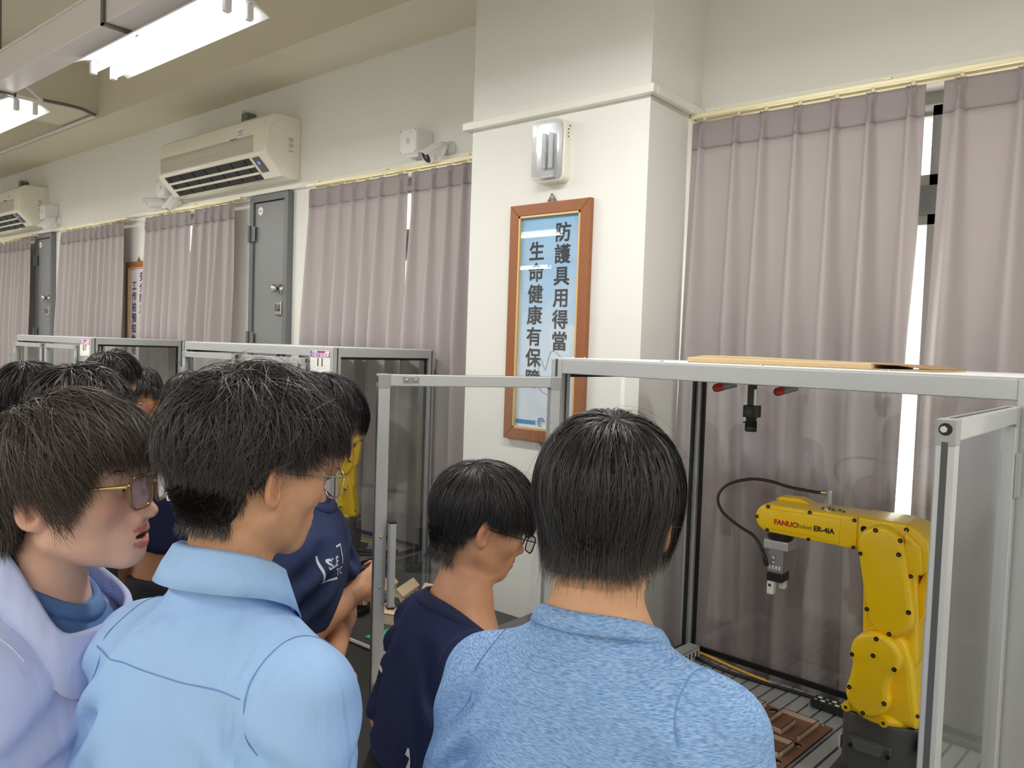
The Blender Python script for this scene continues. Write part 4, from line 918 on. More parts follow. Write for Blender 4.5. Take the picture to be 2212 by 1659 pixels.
# ------------------------------------------------------------------ clothes
def fold_noise(p, seed, sc=7.):
    r = np.random.RandomState(seed); d = np.zeros(len(p), F4)
    for k in range(7):
        v = r.normal(size=3); v[2] *= .45; v *= sc*(1+.35*k)/np.linalg.norm(v)*2.2; w = r.normal(size=3)*sc*.6
        d += np.sin(p@v.astype(F4)+r.uniform(0, 6.28)+1.3*np.sin(p@w.astype(F4)+r.uniform(0, 6.28)))/(1+.5*k)
    return d/2.6
def shirt_sdf(p, b, c):
    s = b.s; q = b.t(p); d = torso_sdf(q, s, c.get('grow', .010)); gn = c.get('gn', .006)
    d = smin(d, cone(p, b.hw((0, -.022, -.055)), b.tw((0, -.012, -.035)), .0510*s+gn, .055*s+gn), .02)
    for i, (a, e, w) in enumerate(b.arms):
        L = c.get('sleeve', .62); end = a+(e-a)*L; r0, r1 = c.get('sr', (.060, .067)); d = smin(d, cone(p, b.tw(((-1 if i == 0 else 1)*.036*s, -.014*s, -.052*s)), a, .032*s, .056*s), .035)
        d = smin(d, cone(p, a, end, r0*s, r1*s), .045)
        if L <= 1:
            u = (e-a)/np.linalg.norm(e-a); d = smax(d, np.where(np.linalg.norm(p-a, axis=1) < .45, (p-end)@u, -1.)*1., .004) if True else d
        if c.get('long'): d = smin(d, cone(p, end, end+(w-e)*.9, r1*s, .05*s), .03)
    f = fold_noise(q, c.get('seed', 1), c.get('fs', 7.)); zz = np.clip((-q[:, 2]-.04)/.2, 0, 1); d = d-f*c.get('fold', .004)*(.15+.85*zz)
    ax_ = np.abs(q[:, 0]); arm = np.exp(-((ax_-.15)/.06)**2-((q[:, 2]+.22)/.10)**2)
    d = d-arm*c.get('pit', .004)*np.sin((q[:, 2]*1.0+ax_*.9)*75+2.*fold_noise(q, 3, 4.))
    d = d-c.get('drape', .003)*np.clip((-q[:, 2]-.16)/.25, 0, 1)*np.sin(q[:, 0]*34+3*q[:, 1]+2.2*np.sin(q[:, 2]*7+q[:, 0]*5))
    if c.get('pleat'):
        px, pw = c['pleat']; d = d-.006*np.exp(-((q[:, 0]-px)/pw)**2)*np.clip((-q[:, 2]-.12)/.3, 0, 1)*(q[:, 1] < 0)
    hem = c.get('hem', -.70); d = np.maximum(d, hem*s-q[:, 2]+.012*np.sin(q[:, 0]*9+1))
    return d
def neckline(c, y):
    zb, zf = c.get('neck_z', (.0, -.06)); t_ = np.clip((y+.075)/.15, 0, 1); return zb+(zf-zb)*t_**1.4
def neck_cut(p, b, c):
    """what lies above the slanted neckline, round the neck"""
    q = b.t(p); r = np.sqrt(q[:, 0]**2+q[:, 1]**2); return np.maximum(r-.17, neckline(c, q[:, 1])-q[:, 2])
def neck_ring(b, c, n=56):
    """where the neckline leaves the garment, found by marching outwards"""
    rr_ = np.linspace(.045, .15, 60); out = []
    for i in range(n):
        a = 2*PI*i/n; x, y = rr_*math.cos(a), rr_*math.sin(a); q = np.stack([x, y, neckline(c, y)], 1); w = np.array([b.tw(v) for v in q], F4); d = shirt_sdf(w, b, c); k = np.nonzero(d > 0)[0]; k = k[0] if len(k) else len(rr_)-1
        out.append(Vector(q[k]))
    P_ = np.array(out)
    for _ in range(3): P_ = .5*P_+.25*(np.roll(P_, 1, 0)+np.roll(P_, -1, 0))
    return [Vector(v) for v in P_]
def build_cloth(name, b, c, m, parent, res=.007):
    t0 = np.array(b.T.translation); pts = np.array([t0, b.hip[0], b.hip[1]]+[a+(e-a)*min(1, c.get('sleeve', .62)+.1) for a, e, w in b.arms]+([w for a, e, w in b.arms] if c.get('long') else []))
    lo = pts.min(0)-.16; hi = pts.max(0)+.16; hi[2] = t0[2]+.09
    xs, ys, zs = axis_pts(lo[0], hi[0], res), axis_pts(lo[1], hi[1], res), axis_pts(lo[2], hi[2], res)
    fn = lambda p: smax(shirt_sdf(p, b, c), -neck_cut(p, b, c), .004)
    V, Q = nets(grid_eval(fn, xs, ys, zs), xs, ys, zs); V, Q = largest(V, Q); V = relax(V, Q, 2, .4)
    return obj(name, np_mesh(name, V, Q, m), m, parent)
def build_trousers(b, m, parent, res=.016):
    def fn(p):
        q = b.t(p); d = np.maximum(torso_sdf(q, b.s, .004), q[:, 2]+.42*b.s)
        for hp in b.hip:
            an = np.array((hp[0], hp[1], .07), F4); d = smin(d, cone(p, hp, an, .10*b.s, .062*b.s), .03)
        return np.maximum(d, .05-p[:, 2])
    h = np.array(b.hip); lo = h.min(0)-.2; hi = h.max(0)+.2; xs, ys, zs = axis_pts(lo[0], hi[0], res), axis_pts(lo[1], hi[1], res), axis_pts(.02, hi[2]+.1, res)
    V, Q = nets(grid_eval(fn, xs, ys, zs), xs, ys, zs); obj('trousers', np_mesh('trousers', V, Q, m), m, parent)
    for hp in b.hip:
        s = MB(); s.T = Matrix.Translation((hp[0], hp[1], 0)) @ Matrix.Rotation(R(b.tyaw), 4, 'Z')
        o = stadium(0, -.05, .042, 0, .14, .040, 8); s.prism(o, 0, .03, ax='xy', bevel=.006); s.ball((0, .03, .045), (.046, .115, .045), 14, 8); obj('shoe', s, 'black_matte', parent)
def surface_line(o, b, pts, m, parent, name, r=.0012, lift=.0005, dirn=None):
    """a stitched seam that follows the cloth: points of the torso frame dropped onto the garment"""
    me = o.data; n = len(me.polygons); bv = BVHTree.FromPolygons([v.co[:] for v in me.vertices], [tuple(p.vertices) for p in me.polygons]); out = []
    for p in pts:
        hit = bv.find_nearest(Vector(b.tw(p))); out.append(hit[0]+hit[1]*lift)
    return obj(name, MB().tube(smooth_path(out, 3), r, 5), m, parent)
# ------------------------------------------------------------------ hair
def grow_hair(b, spec, seed, nsteps=12):
    """strands: list of layers, each dict(n, root(test), len, lift, down, flow, curl); returns strand points in head frame (N, steps, 3) and their normals"""
    rs = np.random.RandomState(seed); out = []
    for L in spec:
        n = L['n']; u = rs.normal(size=(n*14, 3)); u /= np.linalg.norm(u, axis=1)[:, None]; p = u*np.array((.0745, .097, .0885))+np.array((0, -.012, .028)); ok = L['root'](p); p = p[ok][:n]; nr_ = (p-np.array((0, -.012, .028)))/np.array((.0745, .097, .0885))**2; nr_ /= np.linalg.norm(nr_, axis=1)[:, None]; p = p+nr_*L.get('start', 0.)*np.clip((p[:, 2:3]-.0)/.08, 0, 1)
        if L.get('nape'):
            a = rs.uniform(-1.15, 1.15, L['nape'])+PI*1.5; z = rs.uniform(L.get('nmin', -.105), -.04, L['nape']); k = (z+.105)/.065
            p = np.concatenate([p, np.stack([np.cos(a)*(.056+.014*k), np.sin(a)*(.050+.034*k)-.030, z], 1)])
        n = len(p); Wp = np.array(L.get('whorl', (.008, -.055, .10))); ln = L['len'](p)*rs.uniform(.75, 1.12, n); st = (ln/(nsteps-1))[:, None]
        # clumps share one random drift
        cn = max(1, n//L.get('clump', 24)); cp = p[rs.choice(n, cn)]; ci = np.argmin(((p[:, None, :]-cp[None])**2).sum(-1), 1) if n*cn < 6e6 else rs.randint(0, cn, n)
        drift = rs.normal(size=(cn, 3))*L.get('mess', .25); own = rs.normal(size=(n, 3))*L.get('frizz', .12); lay = rs.uniform(.25, 1, n)
        P_ = [p.copy()]; cur = p.copy(); ph = rs.uniform(0, 6.28, cn)[ci]
        for i in range(1, nsteps):
            f = i/(nsteps-1); eps = .002
            def sd(x): d = skull(x.astype(F4)); d = smin(d, ell(x.astype(F4), (0, .026, -.034), (.062, .068, .08)), .03); return smin(d, cone(x.astype(F4), (0, -.022, -.05), (0, -.035, -.16), .0545, .06), .02)
            d0 = sd(cur); g_ = np.stack([sd(cur+np.eye(3)[k]*eps)-d0 for k in range(3)], 1); g_ /= np.linalg.norm(g_, axis=1)[:, None]+1e-9
            rad = cur-Wp; rad -= g_*(rad*g_).sum(1)[:, None]; rad /= np.linalg.norm(rad, axis=1)[:, None]+1e-6
            fl = L['flow'](cur, p) if 'flow' in L else np.zeros_like(cur)
            dr = rad*L.get('radial', 1.)*(1-.5*f)+fl+np.array((0, 0, -1.))*L.get('down', .5)*f+drift[ci]*(.6+.4*f)+own
            w_ = L.get('curl', 0.); dr += w_*np.stack([np.sin(ph+f*7), np.cos(ph*1.3+f*6), np.sin(ph*.7+f*8)*.5], 1)
            dr -= g_*(dr*g_).sum(1)[:, None]*(1-L.get('loose', .2)*f); dr /= np.linalg.norm(dr, axis=1)[:, None]+1e-6
            cur = cur+dr*st; d1 = sd(cur); tgt = L['lift']*lay*(1-np.exp(-f*4))+.002+L.get('start', 0.)*np.clip(p[:, 2]/.08, 0, 1)*(1-f)
            cor = np.where(d1 < tgt, (tgt-d1)*.8, -(d1-tgt)*(L.get('hug', .35))); cur = cur+g_*cor[:, None]; P_.append(cur.copy())
        S = np.stack(P_, 1)
        if 'cut' in L:
            az = np.degrees(np.arctan2(np.abs(S[..., 0]), S[..., 1]+.01)); zc = L['cut'](az, S)+rs.normal(size=n)[:, None]*L.get('jag', .006)+(drift[ci][:, :1]*.012)
            ok = S[..., 2] > zc; ok[:, :3] = True; last = np.where(ok.all(1), nsteps-1, np.argmin(ok, 1)); u = np.linspace(0, 1, nsteps)[None]*last[:, None]; i0 = np.minimum(u.astype(int), nsteps-2); fr = (u-i0)[..., None]
            r0 = np.arange(n)[:, None]; S = S[r0, i0]*(1-fr)+S[r0, i0+1]*fr
        out.append((S, L.get('width', .0009), lay))
    return out
def hair_mesh(name, b, layers, m, seed):
    rs = np.random.RandomState(seed+5); VV = []; QQ = []; o = 0; H = np.array(b.H)
    for S, wd, lay in layers:
        n, k, _ = S.shape; T = np.gradient(S, axis=1); T /= np.linalg.norm(T, axis=2)[..., None]+1e-9; N = S-np.array((0, -.012, .0)); N -= T*(N*T).sum(2)[..., None]; N /= np.linalg.norm(N, axis=2)[..., None]+1e-9
        B = np.cross(T, N); a = rs.uniform(-.9, .9, n)[:, None, None]; B = B*np.cos(a)+N*np.sin(a); t = np.linspace(0, 1, k); wv = wd*(1-.75*t**2)[None, :, None]*rs.uniform(.6, 1.3, n)[:, None, None]
        V = np.stack([S-B*wv, S+B*wv], 2).reshape(-1, 3); i0 = (np.arange(n)[:, None]*k+np.arange(k-1)[None]).ravel()*2; QQ.append(np.stack([i0, i0+1, i0+3, i0+2], 1)+o); VV.append(V); o += len(V)
    V = np.concatenate(VV); V = V@H[:3, :3].T+H[:3, 3]; return np_mesh(name, V, np.concatenate(QQ), m)
def hair_cap(b, fn, m, parent, res=.004):
    """the dense undercoat the strands lie on"""
    c = np.array(b.H.translation); r = .16; ax = [axis_pts(c[i]-r, c[i]+r, res) for i in range(3)]
    V, Q = nets(grid_eval(lambda p: fn(b.h(p)), *ax), *ax); return obj('hair_undercoat', np_mesh('hair_undercoat', V, Q, m), m, parent)
def hair_mat(name, rgb, rough=.42):
    m = mat(name, rgb, rough, spec=.6); nt = m.node_tree; b = nt.nodes['Principled BSDF']; g_ = nt.nodes.new('ShaderNodeNewGeometry'); r_ = nt.nodes.new('ShaderNodeMapRange'); r_.inputs['To Min'].default_value = .55; r_.inputs['To Max'].default_value = 1.9
    v = nt.nodes.new('ShaderNodeVectorMath'); v.operation = 'SCALE'; v.inputs[0].default_value = b.inputs['Base Color'].default_value[:3]
    nt.links.new(g_.outputs['Random Per Island'], r_.inputs['Value']); nt.links.new(r_.outputs[0], v.inputs['Scale']); nt.links.new(v.outputs[0], b.inputs['Base Color']); return m
hair_mat('hair_black', (27, 24, 25)); hair_mat('hair_brown', (56, 44, 38)); hair_mat('hair_soft', (40, 34, 33))
mat('hair_under', (20, 17, 17), .7, spec=.2); mat('hair_under_brown', (34, 27, 24), .7, spec=.2)
def smoothmask(z, a, b): return np.clip((z-a)/(b-a), 0, 1)
def eyes(b, parent, look=(0, 0)):
    for s in (-1, 1):
        e = MB(); e.T = b.H @ Matrix.Translation((s*.031, .0765, -.001)) @ Matrix.Rotation(R(look[0]), 4, 'Z') @ Matrix.Rotation(R(look[1]), 4, 'X')
        e.ball((0, 0, 0), .0118, 16, 12); e.mi = 1; e.ball((0, .0075, 0), (.0056, .0048, .0056), 14, 8); obj('eye', e, ['eye_white', 'eye_dark'], parent)
mat('eye_white', (226, 222, 216), .3); mat('eye_dark', (30, 20, 16), .15)
def eyebrows(b, parent, m='hair_under', dz=0.):
    for s in (-1, 1):
        e = MB(); e.T = b.H
        for k in range(42):
            t = random.random(); x = .014+.036*t; z = .0185+.007*math.sin(t*2.4)-.003*t+random.uniform(-.003, .003)+dz; y = .0945-.013*t*t
            e.tube([(s*x, y, z), (s*(x+.005), y+.0012-.004*t, z+.003), (s*(x+.010), y-.0045*t, z+.0025)], [.0005, .00055, .0002], 3)
        obj('eyebrow', e, m, parent)
def eyeglasses(b, label, rim, lens, w=.050, h=.042, r=.0016, drop=-.004, tmat=None, ysh=0., corner=.016, rimless=False):
    """frame, bridge, two lenses and two temples resting on the ears"""
    t = thing('eyeglasses', label, 'glasses', (0, 0, 0)); t.matrix_world = b.H.copy(); Y = .1125+ysh
    sh = lambda cx: [(cx+x, z) for x, z in [p for ax_, az, a in ((w/2-corner, h/2-corner, 0), (-w/2+corner, h/2-corner, 90), (-w/2+corner*1.1, -h/2+corner*1.1, 180), (w/2-corner*1.1, -h/2+corner*1.1, 270)) for p in arc(ax_, az, corner if a < 180 else corner*1.1, a, a+90, 6)]]
    fr = MB()
    for s in (-1, 1):
        pts = [(x, Y-abs(x)*.12, z+drop) for x, z in sh(s*.0335)]; rimo = obj('rim', MB().tube(pts, r, 6, closed=True), rim, t)
        v = [(x, Y-abs(x)*.12+.0, z+drop) for x, z in sh(s*.0335)]; n = len(v); L = MB(); L.add(v+[(x, y-.0012, z) for x, y, z in v], [tuple(range(n)), tuple(range(2*n-1, n-1, -1))]+[(i, n+i, n+(i+1) % n, (i+1) % n) for i in range(n)]); obj('lens', L, lens, t)
        xe = s*(.0335+w/2); ye = Y-abs(xe)*.12; tm = MB()
        tm.tube(smooth_path([(xe, ye, drop+h*.28), (xe+s*.008, ye-.006, drop+h*.28), (s*.0745, .05, drop+h*.28-.001), (s*.0765, .0, drop+h*.28-.002), (s*.0775, -.022, .004)], 5), r*.85, 6); obj('temple', tm, tmat or rim, t)
        tp = MB(); tp.tube(smooth_path([(s*.0775, -.018, .005), (s*.0775, -.030, -.002), (s*.076, -.046, -.022)], 4), [r*1.1+.0006*k for k in range(9)], 6); obj('temple_tip', tp, 'black', t)
        obj('nose_pad', MB().ball((s*.0085, Y-.012, drop-.006), (.002, .003, .0055), 8, 6), lens, t)
    obj('bridge', MB().tube(smooth_path([(-.0335+w/2, Y-.001, drop+.006), (0, Y+.001, drop+.010), (.0335-w/2, Y-.001, drop+.006)] if w < .066 else [(-.004, Y, drop), (.004, Y, drop)], 4), r, 6), rim, t)
    return t
# ================================================================== the students
def region(q, front=.082, side=.004, back=-.085):
    a = smax(.052-q[:, 2], q[:, 1]-front, .02); b_ = smax(q[:, 1]-.028, side-q[:, 2], .03); c = smax(smax(q[:, 1]+.030, back-q[:, 2], .05), np.abs(q[:, 0])-.062, .03)
    return smin(smin(a, b_, .02), c, .02)
def skull_neck(q): return smin(skull(q), cone(q, (0, -.022, -.05), (0, -.035, -.16), .0545, .06), .025)
def root_long(p): return ((p[:, 2] > .060) & (p[:, 1] < .080)) | ((p[:, 1] < .028) & (p[:, 2] > .02)) | ((p[:, 1] < -.03) & (p[:, 2] > -.01))
def root_low(p): return ((p[:, 1] < .03) & (p[:, 2] > .004) & (p[:, 2] < .03)) | ((p[:, 1] < -.032) & (p[:, 2] > -.075) & (p[:, 2] < .0))
mat('shirt_sky', (158, 193, 236), .72, spec=.25, noise=.02, nscale=6, bump=.12, bscale=1400)
def creases(name, sc, dist, st=(1, 1, .35)):
    """soft cloth creases as relief"""
    nt = MATS[name].node_tree; b_ = nt.nodes['Principled BSDF']; tc = nt.nodes.new('ShaderNodeTexCoord'); mp = nt.nodes.new('ShaderNodeMapping'); mp.inputs['Scale'].default_value = st; nt.links.new(tc.outputs['Object'], mp.inputs[0])
    n_ = nt.nodes.new('ShaderNodeTexNoise'); n_.inputs['Scale'].default_value = sc; n_.inputs['Detail'].default_value = 2.5; n_.inputs['Distortion'].default_value = 1.2; nt.links.new(mp.outputs[0], n_.inputs['Vector'])
    bp = nt.nodes.new('ShaderNodeBump'); bp.inputs['Strength'].default_value = 1.; bp.inputs['Distance'].default_value = dist; nt.links.new(n_.outputs['Fac'], bp.inputs['Height'])
    if b_.inputs['Normal'].links: nt.links.new(b_.inputs['Normal'].links[0].from_socket, bp.inputs['Normal'])
    nt.links.new(bp.outputs[0], b_.inputs['Normal'])
creases('shirt_sky', 9, .016)
mat('shirt_seam', (112, 146, 196), .8)
mat('tee_navy', (36, 44, 78), .85, spec=.2, noise=.06, nscale=20, bump=.2, bscale=900)
mat('tee_navy2', (30, 36, 66), .85, spec=.2, noise=.06, nscale=20, bump=.2, bscale=900); mat('tee_black', (34, 35, 38), .85, spec=.2)
mat('tee_faded', (54, 64, 100), .9, spec=.2, noise=.06, nscale=20, bump=.2, bscale=900); mat('tee_inner', (88, 124, 176), .8); mat('trousers', (36, 38, 44), .85); mat('navy_rib', (30, 38, 72), .9); mat('royal', (44, 62, 150), .8); mat('navy_seam', (64, 74, 112), .9)
m = mat('shirt_stripe', (178, 188, 226), .75, spec=.25); nt = m.node_tree; b_ = nt.nodes['Principled BSDF']; tc = nt.nodes.new('ShaderNodeTexCoord'); wv = nt.nodes.new('ShaderNodeTexWave'); wv.inputs['Scale'].default_value = 300; wv.inputs['Distortion'].default_value = .6; wv.inputs['Detail'].default_value = 1; wv.bands_direction = 'X'
mp = nt.nodes.new('ShaderNodeMapping'); mp.inputs['Rotation'].default_value = (0, 0, R(40)); nt.links.new(tc.outputs['Object'], mp.inputs[0]); nt.links.new(mp.outputs[0], wv.inputs['Vector'])
mx = nt.nodes.new('ShaderNodeMix'); mx.data_type = 'RGBA'; mx.inputs['A'].default_value = srgb(170, 180, 222); mx.inputs['B'].default_value = srgb(194, 203, 234); nt.links.new(wv.outputs['Fac'], mx.inputs['Factor']); nt.links.new(mx.outputs['Result'], b_.inputs['Base Color'])
m = mat('tee_heather', (122, 160, 206), .85, spec=.2); nt = m.node_tree; b_ = nt.nodes['Principled BSDF']; tc = nt.nodes.new('ShaderNodeTexCoord'); mp = nt.nodes.new('ShaderNodeMapping'); mp.inputs['Scale'].default_value = (120, 120, 1100); nt.links.new(tc.outputs['Object'], mp.inputs[0])
no = nt.nodes.new('ShaderNodeTexNoise'); no.inputs['Scale'].default_value = 1; no.inputs['Detail'].default_value = 3; nt.links.new(mp.outputs[0], no.inputs['Vector'])
rp = nt.nodes.new('ShaderNodeValToRGB'); rp.color_ramp.elements[0].position = .36; rp.color_ramp.elements[0].color = srgb(100, 140, 194); rp.color_ramp.elements[1].position = .64; rp.color_ramp.elements[1].color = srgb(158, 188, 224)
nt.links.new(no.outputs['Fac'], rp.inputs[0]); nt.links.new(rp.outputs[0], b_.inputs['Base Color'])
bp = nt.nodes.new('ShaderNodeBump'); bp.inputs['Strength'].default_value = .25; bp.inputs['Distance'].default_value = .001; nt.links.new(no.outputs['Fac'], bp.inputs['Height']); nt.links.new(bp.outputs[0], b_.inputs['Normal'])

for n_, d_ in (('tee_navy', .012), ('tee_navy2', .012), ('tee_faded', .016), ('shirt_stripe', .014), ('tee_heather', .010)): creases(n_, 8, d_)
def person(label, b, o, res=.0028, extra=()):
    me = build_skin(b, o, None, res, extra=extra); ob = obj('person', me, 'skin'); tag(ob, label, 'person', 'students watching the robot'); return ob
def collar_tee(b, c, m, parent):
    rp_ = neck_ring(b, c); V = []; n = len(rp_)
    for i, q in enumerate(rp_):
        out = Vector((q.x, q.y+.005, 0)).normalized()
        for w_, z in ((-.007, .004), (-.003, .0075), (.002, .006), (.009, -.004), (.0135, -.0135), (.009, -.016)): V.append(b.tw(q+out*w_+Vector((0, 0, z))))
    k = 6; F = [(i*k+j, ((i+1) % n)*k+j, ((i+1) % n)*k+j+1, i*k+j+1) for i in range(n) for j in range(k-1)]
    return obj('neckband', np_mesh('neckband', np.array(V), np.array(F), m), m, parent)
def shirt_collar(b, c, m, parent, front=28, h=.036, fall=.044, flare=.012, tips=.030):
    """stand and turned-down leaf of a shirt collar, open at the front"""
    n = 96; rp_ = neck_ring(b, c, n); V = []; i0 = int(n*.25+n*front/360); idx = [(i0+k) % n for k in range(n-2*int(n*front/360)+1)]; N = len(idx)-1
    for u, i in enumerate(idx):
        q = rp_[i]; out = Vector((q.x, q.y+.005, 0)).normalized(); t = abs(u/N-.5)*2; ex = max(0, t-.45)/.55; e2 = ex*ex
        hh = h*(1-.25*ex)
        prof = [(.0, -.008), (-.004, hh*.5), (-.007, hh), (-.003, hh+.005), (.004, hh+.001), (.010+flare*.5, hh-fall*.5-tips*e2*.4), (.012+flare+.010*e2, hh-fall-tips*e2)]
        for w_, z in prof: V.append(b.tw(q+out*w_+Vector((0, 0, z))))
    k = 7; F = [(u*k+j, (u+1)*k+j, (u+1)*k+j+1, u*k+j+1) for u in range(N) for j in range(k-1)]
    o = obj('collar', np_mesh('collar', np.array(V), np.array(F), m), m, parent); s = o.modifiers.new('thickness', 'SOLIDIFY'); s.thickness = .0018; s.offset = 0; return o
def add_hair(b, parent, layers, m, seed, under='hair_under', thick=.010, reg=None, steps=12, liftf=None):
    hair_cap(b, lambda q: smax(skull_neck(q)-thick*np.clip((q[:, 2]+.02)/.07, .10, 1), (reg or region)(q), .012), under, parent)
    layers[0]['start'] = thick; layers[2]['start'] = thick
    return obj('hair', hair_mesh('hair', b, grow_hair(b, layers, seed, steps), m, seed), m, parent)
def cutline(front, side, back, burn=0.):
    """height where the hair is cut, by the angle from the face (0 front, 90 ear, 180 nape)"""
    return lambda az, S: np.interp(az, [0, 40, 62, 72, 84, 100, 112, 140, 180], [front, front, side-.012-burn, side-.012-burn, side, side, (side*.4+back*.6), back, back])
def bowl_layers(n, top=.155, low=.05, lift=.024, mess=.2, nape=500, fringe=(0, .9, -.2), clump=26, curl=0., frizz=.1, low_len=.02, width=.00045, down=.9, cut=cutline(.03, .0, -.09), jag=.007, nmin=-.1):
    fr = np.array(fringe)
    fl = lambda cur, p: fr[None]*np.clip((p[:, 1]+.01)/.06, 0, 1)[:, None]
    return [dict(n=n, root=root_long, len=lambda p: low+(top-low)*np.clip((p[:, 2])/.11, 0, 1), lift=lift, down=down, flow=fl, mess=mess, clump=clump, curl=curl, frizz=frizz, width=width, loose=.5, cut=cut, jag=jag),
            dict(n=n//3, root=root_low, len=lambda p: np.full(len(p), low_len), lift=.006, down=1.6, nape=nape, nmin=nmin, mess=.12, radial=.2, frizz=.2, width=width*.75, loose=.3, clump=8, cut=lambda az, S: np.where(az > 118, -.2, np.where((az < 75), -.03, .004)), jag=.003),
            dict(n=n//40, root=root_long, len=lambda p: top*1.05+0*p[:, 0], lift=lift*1.8, down=.5, flow=fl, mess=mess*2.5, clump=1, curl=.25, frizz=.3, width=width*.45, loose=1., cut=cut, jag=.02)]
PEOPLE = {}
def dress(b, ob, c, m, rib, tee=True, res=.007):
    g_ = build_cloth(c.get('name', 'tshirt'), b, c, m, ob, res)
    if tee: collar_tee(b, c, rib, g_)
    build_trousers(b, 'trousers', ob); return g_

# ---- sky-blue shirt, seen from behind, wire glasses
b = Body((-.966, .604, 1.575), (0, -10, 0), (-.962, .570, 1.433), 11, 6, .97); o = dict(skin=(206, 156, 120), neck=1.02)
pB = person('student in a plain sky-blue shirt with puffy dark hair, back turned', b, o)
add_hair(b, pB, bowl_layers(13000, .17, .10, .027, .42, 2600, (.25, 1.1, .05), 18, .5, .2, .016, cut=cutline(.044, .022, -.010, -.022), jag=.010, nmin=-.086), 'hair_soft', 21, thick=.018)
c = dict(name='shirt', grow=.016, sleeve=.98, sr=(.060, .060), long=True, seed=4, fold=.014, fs=8., drape=.010, pit=.010, neck_z=(.002, -.035), pleat=(.03, .02))
g_ = dress(b, pB, c, 'shirt_sky', 'shirt_sky', tee=False, res=.0065); shirt_collar(b, c, 'shirt_sky', g_)
surface_line(g_, b, [(-.15+.03*k, -.14, -.098-.006*math.sin(k*.3)) for k in range(11)], 'shirt_seam', g_, 'yoke_seam', .0009)
def armhole(g, b, m, x=.148, r=.0008):
    for sg in (-1, 1): surface_line(g, b, [(sg*(x+.012*math.cos(R(t))), .085*math.cos(R(t)), -.105+.085*math.sin(R(t))) for t in range(35, 236, 20)], m, g, 'sleeve_seam', r)
armhole(g_, b, 'shirt_seam')
eyes(b, pB, (0, -10)); eyebrows(b, pB)
eyeglasses(b, 'thin silver wire glasses worn by the sky-blue shirt student', 'steel', 'lens_clear', w=.050, h=.044, r=.0012, corner=.020, drop=-.012, ysh=.006)

# ---- heather blue T-shirt, seen from behind
b = Body((-.565, .882, 1.538), (22, -15, 0), (-.55, .85, 1.430), 8, 5, 1.02, hs=.98, tilt=-2); o = dict(skin=(210, 160, 124))
pD = person('student in a heather light-blue T-shirt facing the robot, back turned', b, o)
add_hair(b, pD, bowl_layers(13000, .20, .13, .020, .14, 2000, (0, .8, -.3), 30, .05, .08, .022, cut=cutline(.03, -.045, -.074), jag=.012, nmin=-.072), 'hair_black', 31, thick=.014, reg=lambda q: region(q, back=-.072))
c = dict(grow=.014, sleeve=.90, sr=(.060, .068), seed=9, fold=.010, fs=8., drape=.007, pit=.012, neck_z=(-.010, -.06))
g_ = dress(b, pD, c, 'tee_heather', 'tee_heather', res=.0065)
armhole(g_, b, 'shirt_seam')
eyes(b, pD)

# ---- navy T-shirt, bending over the cell, black glasses
b = Body((-1.083, 1.210, 1.390), (-29, -19, 0), (-1.085, 1.185, 1.268), -25, 14, .93, hs=.95); o = dict(skin=(204, 150, 116), blush=.3, neck=.9)
pC = person('student in a navy T-shirt with black glasses looking down beside the open door', b, o)
add_hair(b, pC, bowl_layers(13000, .18, .10, .016, .12, 2400, (0, .9, -.3), 30, .03, .08, .02, cut=cutline(.014, .016, -.045)), 'hair_black', 41, thick=.010, reg=lambda q: region(q, back=-.05))
c = dict(grow=.012, sleeve=.97, sr=(.062, .066), seed=12, fold=.010, fs=8., pit=.010, drape=.006, neck_z=(-.045, -.115))
g_ = dress(b, pC, c, 'tee_navy', 'navy_rib')
armhole(g_, b, 'navy_seam'); eyes(b, pC, (0, -25)); eyebrows(b, pC); gC, bC = g_, b
eyeglasses(b, 'black-rimmed glasses of the navy T-shirt student looking down', 'black', 'lens_clear', w=.052, h=.036, r=.0016, corner=.012, drop=-.014, ysh=.006)

# ---- pale striped shirt, speaking, translucent amber glasses
b = Body((-1.235, .472, 1.524), (-49, 3, 0), (-1.272, .452, 1.405), -42, 8, 1.0, hs=1.02); o = dict(skin=(222, 178, 154), blush=1., mouth=.006, w=1.02)
pA = person('student in a pale striped open-collar shirt speaking, brown hair and amber glasses', b, o)
add_hair(b, pA, bowl_layers(13000, .18, .12, .026, .24, 2400, (.45, .7, -.3), 26, .25, .12, .035, cut=cutline(.046, .0, -.095, .03), jag=.010), 'hair_brown', 51, 'hair_under_brown', thick=.014)
c = dict(name='shirt', grow=.016, sleeve=.98, sr=(.064, .060), long=True, seed=6, fold=.009, fs=9., drape=.006, pit=.007, neck_z=(.004, -.095))
g_ = dress(b, pA, c, 'shirt_stripe', 'shirt_stripe', tee=False, res=.0065); shirt_collar(b, c, 'shirt_stripe', g_, 20, .036, .050, .018, .055)
c2 = dict(name='inner_tshirt', grow=.004, sleeve=.3, sr=(.06, .062), seed=2, fold=.001, neck_z=(.002, -.055)); i_ = build_cloth('inner_tshirt', b, c2, 'tee_inner', pA, .008); collar_tee(b, c2, 'tee_inner', i_)
mat('stripe_seam', (214, 220, 240), .8); armhole(g_, b, 'stripe_seam', .15); eyes(b, pA, (0, 0)); eyebrows(b, pA)
eyeglasses(b, 'translucent amber glasses with gold temples worn by the speaking student', 'amber', 'lens_violet', w=.050, h=.044, r=.0030, corner=.013, tmat='gold', ysh=.004)

